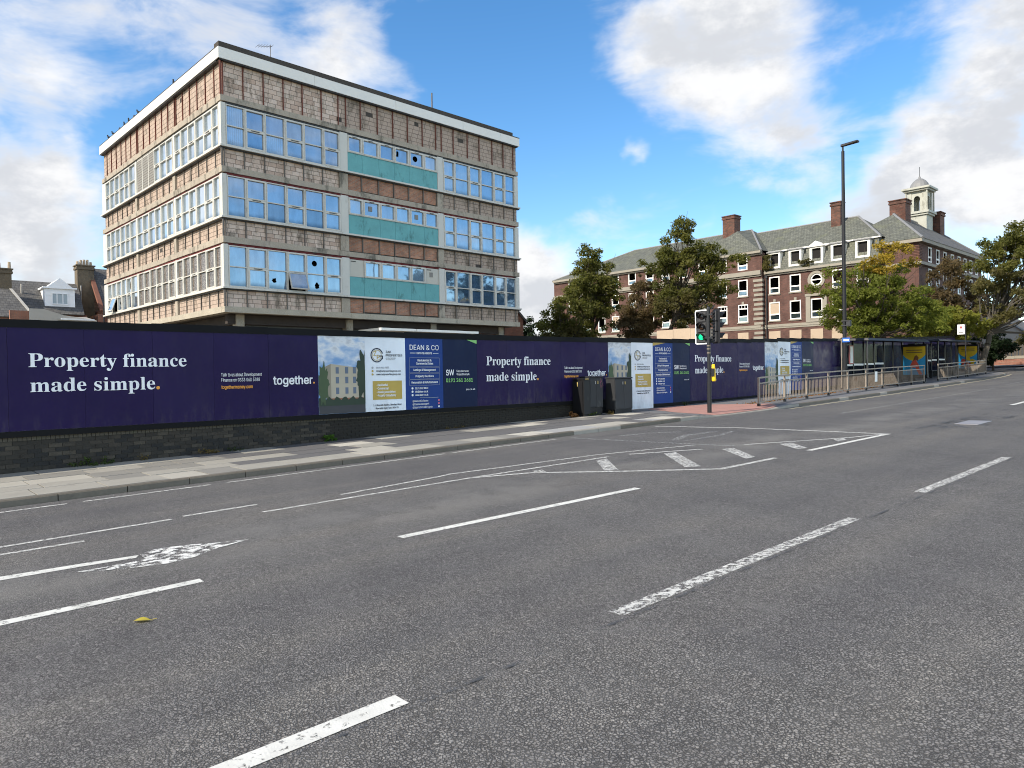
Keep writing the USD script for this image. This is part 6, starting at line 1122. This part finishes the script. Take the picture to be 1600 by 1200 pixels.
MB().bev(48.5, 48.7, 15.9, 16.35, bz - .05, bz + 2.35, .02).build('body', MATS['cabinet_black'], T)
for z, h in ((1.55, .12), (1.35, .10), (.6, .3)): MB().box(48.49, 48.499, 15.97, 16.25, bz + z, bz + z + h).build('notice', MATS['graffiti_pale'], T)

# cabinets by the end of the wall
def cabinet(x0, x1, y0, y1, h, mat, label, plinth=.1, kind=0):
    z = float(topz((x0 + x1) / 2, y0)); T = thing('utility_cabinet', label, 'cabinet', ((x0 + x1) / 2, (y0 + y1) / 2, z))
    MB().box(x0 + .02, x1 - .02, y0 + .02, y1, z - .05, z + plinth).build('plinth', MATS['cabinet_black'], T); MB().bev(x0, x1, y0, y1, z + plinth + .002, z + h - .045, .012).build('body', MATS[mat], T); MB().bev(x0 - .02, x1 + .02, y0 - .02, y1 + .02, z + h - .043, z + h, .012).build('lid', MATS[mat], T)
    if kind == 0:
        dd = MB().box(x0 - .012, x0 - .002, y0 + .05, y1 - .04, z + plinth + .06, z + h - .09).build('door', MATS[mat], T); MB().box(x0 - .022, x0 - .0125, (y0 + y1) / 2 - .018, (y0 + y1) / 2 + .018, z + h * .78, z + h * .90).build('handle', MATS['lock_brass'], dd); MB().box(x0 + .05, x0 + .2, y0 - .03, y0 - .0225, z + h - .035, z + h - .008).build('label_plate', MATS['lock_brass'], T)
    else:
        n = kind; w = (x1 - x0 - .03) / n
        for k in range(n):
            dd = MB().box(x0 + .015 + k * w, x0 + .015 + (k + 1) * w - .008, y0 - .012, y0 - .002, z + plinth + .04, z + h - .08).build('door', MATS[mat], T); MB().box(x0 + .015 + k * w + (.04 if k else w - .08), x0 + .015 + k * w + (.07 if k else w - .05), y0 - .026, y0 - .0125, z + h * .80, z + h * .88).build('handle', MATS['lock_brass' if k else 'graffiti_pale'], dd)
    return T, z


cabinet(16.95, 17.27, 15.22, 15.74, 1.22, 'cabinet_black', 'narrow black cabinet with a brass handle at the end of the brick wall', .06)
T, z = cabinet(17.36, 18.02, 15.34, 15.78, 1.27, 'cabinet_grey', 'grey cabinet with a red graffiti scrawl between two black cabinets', .24, 2)
m = MB(); g = np.random.default_rng(4)
for k in range(7): a = np.array([17.80 + g.uniform(-.02, .14), z + g.uniform(.75, 1.1)]); b_ = a + g.uniform(-.1, .1, 2) + [0, .12]; w = .012; m.quad((a[0], 15.322, a[1]), (a[0] + w, 15.322, a[1]), (b_[0] + w, 15.322, b_[1]), (b_[0], 15.322, b_[1]))
m.build('graffiti', MATS['graffiti'], T, kind='stuff')
cabinet(18.32, 19.25, 15.09, 15.52, 1.20, 'cabinet_grey', 'wide scuffed dark cabinet beside the white hoarding board', .12, 2)

# small things on road and pavement
IC = thing('drain_cover', 'pale metal access cover set in the road near the far lane', 'manhole cover', (19.9, 5.25, float(gz(19.9, 5.25))))
surf('cover_metal', (.30, .29, .30), .5, .2, 3, fine=60, metallic=.4)
for k in range(2): x = 19.35 + k * .58; MB().hexa([(X, Y, gz(X, Y) + z) for z in (.002, .014) for X, Y in ((x, 5.0), (x + .56, 5.0), (x + .56, 5.5), (x, 5.5))]).build('cover_plate', MATS['cover_metal'], IC)
leaf_mat('leaf_fallen', [(.2, (.50, .40, .05)), (.6, (.62, .54, .09)), (1, (.5, .36, .07))], .3); leaf_mat('leaf_litter', [(.2, (.13, .06, .02)), (.6, (.30, .14, .04)), (1, (.4, .22, .06))], .2); leaf_mat('weed_green', [(.2, (.035, .055, .012)), (.6, (.075, .115, .022)), (1, (.14, .14, .04))], .3); leaf_mat('weed_bright', [(.2, (.06, .13, .015)), (1, (.13, .26, .04))], .4); leaf_mat('weed_dry', [(.2, (.14, .10, .03)), (1, (.33, .24, .07))], .3)
def one_leaf(x, y, rot, size, label, mat='leaf_fallen'):
    z = float(gz(x, y)) + .006; L = np.linspace(0, 1, 9); hw = np.array([0, .17, .27, .30, .27, .20, .12, .05, 0]) * size; a = math.radians(rot); q = []
    for s in (-1, 0, 1):
        for t, h in zip(L, hw): u, v = (t - .5) * size, s * h * (1 + .15 * math.sin(t * 25)); q.append((x + u * math.cos(a) - v * math.sin(a), y + u * math.sin(a) + v * math.cos(a), z + .02 * size * 4 * abs(s) * (.5 + .5 * math.sin(t * 6)) * .6 + .012 * math.sin(t * 3)))
    b = MB().add(q, [[r * 9 + i, r * 9 + i + 1, (r + 1) * 9 + i + 1, (r + 1) * 9 + i] for r in range(2) for i in range(8)]); a0 = np.array([x + .5 * size * math.cos(a), y + .5 * size * math.sin(a), z + .01]); T = thing('fallen_leaf', label, 'leaf', (x, y, z)); b.build('blade', MATS[mat], T); MB().tube(a0, a0 + np.array([.22 * size * math.cos(a), .22 * size * math.sin(a), .004]), .0025, .002, 5).build('stalk', MATS[mat], T)
one_leaf(1.42, 5.45, -38, .13, 'single curled yellow leaf lying on the road near the left lane mark')
def weed(x, y, w, h, n, size, mat, label, seed, name='weed', cat='weed'):
    g = np.random.default_rng(seed); z = float(topz(x, y)); T = thing(name, label, cat, (x, y, z)); C = np.column_stack([x + g.uniform(-w, w, 14), y - np.abs(g.normal(0, .07, 14)), z + g.uniform(.03, h, 14) * (1 - .6 * np.abs(np.linspace(-1, 1, 14)))]); v, f = leaves(C, np.full(14, .07), n, size, g); MB().add(v, f).build('leaves', MATS[mat], T); m = MB()
    for c in C: m.tube((x + (c[0] - x) * .6, y - .03, z - .01), c, .004, .002, 4, cap=False)
    m.build('stems', MATS[mat], T)
for a in ((3.25, 15.78, .38, .16, 170, .032, 'weed_green', 'largest green weed clump at the foot of the brick wall on the left', 1), (8.35, 15.78, .14, .2, 70, .05, 'weed_bright', 'bright green broad leaved weed at the foot of the wall below the picture board', 2), (4.2, 15.8, .1, .12, 40, .02, 'weed_dry', 'dry wispy weed just right of the largest weed clump', 3), (5.45, 15.78, .2, .1, 60, .03, 'weed_dry', 'low brown weed at the wall foot where the slabs turn dark', 4), (6.05, 15.78, .12, .1, 50, .025, 'weed_green', 'small green weed right of the low brown weed', 5), (17.4, 15.3, .2, .14, 90, .03, 'weed_green', 'green weeds under the grey graffiti cabinet', 6), (18.15, 15.2, .12, .2, 80, .03, 'weed_dry', 'yellowing weed against the wide dark cabinet', 7), (22.9, 15.5, .14, .22, 80, .03, 'weed_green', 'pale green weed at the hoarding foot behind the railing end', 8), (12.2, 15.8, .35, .07, 70, .02, 'weed_dry', 'thin yellow weeds along the wall foot under the navy board', 9)): weed(*a)
weed(16.65, 15.5, .16, .2, 70, .07, 'leaf_litter', 'heap of orange dead leaves against the black cabinet', 10, 'leaf_heap', 'leaves')
g = np.random.default_rng(31); n = 900; x = g.uniform(24.2, 44, n); y = np.interp(x, [24, 44], [13.4, 14.9]) + np.abs(g.normal(0, .55, n)) * np.where(x > 33, 1, .5); keep = y < hoard_y(x) - .1; x, y = x[keep], y[keep]
v, f = leaves(np.column_stack([x, y, topz(x, y) + .015]), np.full(len(x), .02), 700, .05, g); MB().add(v, f).build('leaf_litter', MATS['leaf_litter'], kind='stuff', label='brown fallen leaves scattered behind the long guard railing', cat='leaves')

# far corner: boundary wall, timber fence, side road pavement
brick('boundary_brick', 'y', (.30, .10, .065), (.20, .075, .05), (.27, .21, .17), var=.35, stain=.56)
FW = thing('boundary_wall', 'low red brick boundary wall with a pale coping across the side road', 'wall', (85, 16, float(gz(85, 16))))
for k in range(6): y = 6 + k * 3.2; z = float(gz(85, y)); MB().box(85, 85.35, y, y + 3.195, z - .3, z + .70).build('wall', MATS['boundary_brick'], FW); MB().box(84.95, 85.4, y, y + 3.19, z + .702, z + .98 + (.06 if k == 2 else 0)).build('coping', MATS['pale_stone'], FW)
surf('fence_timber', (.085, .072, .058), .9, .35, 3, fine=20)
FF = thing('timber_fence', 'dark weathered timber fence standing behind the boundary wall', 'fence', (86.4, 16, float(gz(86.4, 16))))
for k in range(60):
    y = 6.2 + k * .30; z = float(gz(86.4, y)); MB().box(86.4, 86.43, y, y + .22, z - .1, z + 2.4 + rng.uniform(-.06, .06)).build('fence_board', MATS['fence_timber'], FF)
    if k % 8 == 0: MB().box(86.3, 86.395, y, y + .1, z - .1, z + 2.55).build('fence_post', MATS['fence_timber'], FF)
for h in (.6, 1.8): MB().box(86.44, 86.5, 6.2, 24, 2.0 + h - .1, 2.0 + h).build('fence_rail', MATS['fence_timber'], FF)
strip(np.arange(80.5, 85.01, .75), lambda x: x * 0 - 10, lambda x: x * 0 + 45, .11, 10).build('far_pavement', MATS['pavement_asphalt'], kind='structure', label='grey pavement below the far boundary wall', cat='pavement')
HB = thing('rendered_house', 'pale rendered house glimpsed behind the trees at the right edge', 'house', (104, 24, float(gz(104, 24))))
e = trimesh.creation.extrude_polygon(Polygon([(21, 0), (21, 5.6), (25, 8.5), (29, 5.6), (29, 0)]), 9, engine='earcut'); v = np.array(e.vertices); MB().add(np.column_stack([100 + v[:, 2], v[:, 0], v[:, 1]]), e.faces).build('wall', MATS['render_grey'], HB); slab_roof(HB, [[(99.8, 20.6, 5.4), (109.4, 20.6, 5.4), (109.4, 25, 8.7), (99.8, 25, 8.7)]], 'slate_dark_x'); slab_roof(HB, [[(109.4, 29.4, 5.4), (99.8, 29.4, 5.4), (99.8, 25, 8.7), (109.4, 25, 8.7)]], 'slate_dark_x')

# plants rooted in the gutters of the brick building, pigeons on the office roof
RP = thing('roof_plant', 'wild shrub growing in the gutter beside the brick pavilion', 'plant', (69.5, 36.9, 12.2)); g = np.random.default_rng(5); C = np.column_stack([g.normal(69.5, .12, 16), g.normal(36.9, .3, 16), g.uniform(11.9, 13.9, 16)]); v, f = leaves(C, np.full(16, .3), 1500, .09, g); MB().add(v, f).build('leaves', MATS['leaf_mixed'], RP)
RP = thing('roof_plant', 'low shrub growing in the gutter between two dormers', 'plant', (69.5, 32.9, 12.0)); C = np.column_stack([g.normal(69.6, .1, 12), g.normal(32.9, .45, 12), g.uniform(11.95, 12.7, 12)]); v, f = leaves(C, np.full(12, .22), 800, .08, g); MB().add(v, f).build('leaves', MATS['leaf_mixed'], RP)
surf('feather_grey', (.035, .037, .045), .7, .3, 20)
def bird_mesh():
    m = trimesh.creation.icosphere(2, 1.0); v = np.array(m.vertices); v[:, 0] *= .15; v[:, 1] *= .075; v[:, 2] *= .085; v[:, 2] += .03 * (v[:, 0] / .15) + .13; v[:, 1] *= np.where(v[:, 0] < 0, 1 + v[:, 0] * 3, 1); h = trimesh.creation.icosphere(2, .045); hv = np.array(h.vertices) + [.13, 0, .25]
    return MB().add(v, m.faces).add(hv, h.faces).tube((.10, 0, .15), (.13, 0, .25), .05, .035, 8)
ca, sa = math.cos(math.radians(1.868)), math.sin(math.radians(1.868))
BIRD = None
names = ['nearest the corner of the roof', 'first of the far row', 'second of the far row', 'third of the far row', 'fourth of the far row', 'fifth of the far row', 'next to last toward the far end', 'last one at the far end']
for k, y in enumerate(BIRDS_Y):
    x_, y_ = .08, y; loc = (13.034 + ca * x_ - sa * y_, 34.926 + sa * x_ + ca * y_, 17.795); rot = float(rng.uniform(60, 240)); lab = f'dark pigeon on the office roof edge, {names[k]}'
    if BIRD is None:
        BIRD = thing('pigeon', lab, 'bird', loc, rot, 'pigeons on the office roof edge', local=True); bird_mesh().build('body', MATS['feather_grey'], BIRD, smooth=True); MB().hexa([(-.26, -.03, .09), (-.10, -.04, .11), (-.10, .04, .11), (-.26, .03, .09), (-.26, -.03, .10), (-.10, -.04, .14), (-.10, .04, .14), (-.26, .03, .10)]).build('tail', MATS['feather_grey'], BIRD)
        for s in (-.03, .03): MB().tube((0, s, 0), (.0, s, .07), .008, .008, 5).build('leg', MATS['feather_grey'], BIRD)
    else: copy_of(BIRD, loc, rot, lab, 'pigeons on the office roof edge', 'bird')
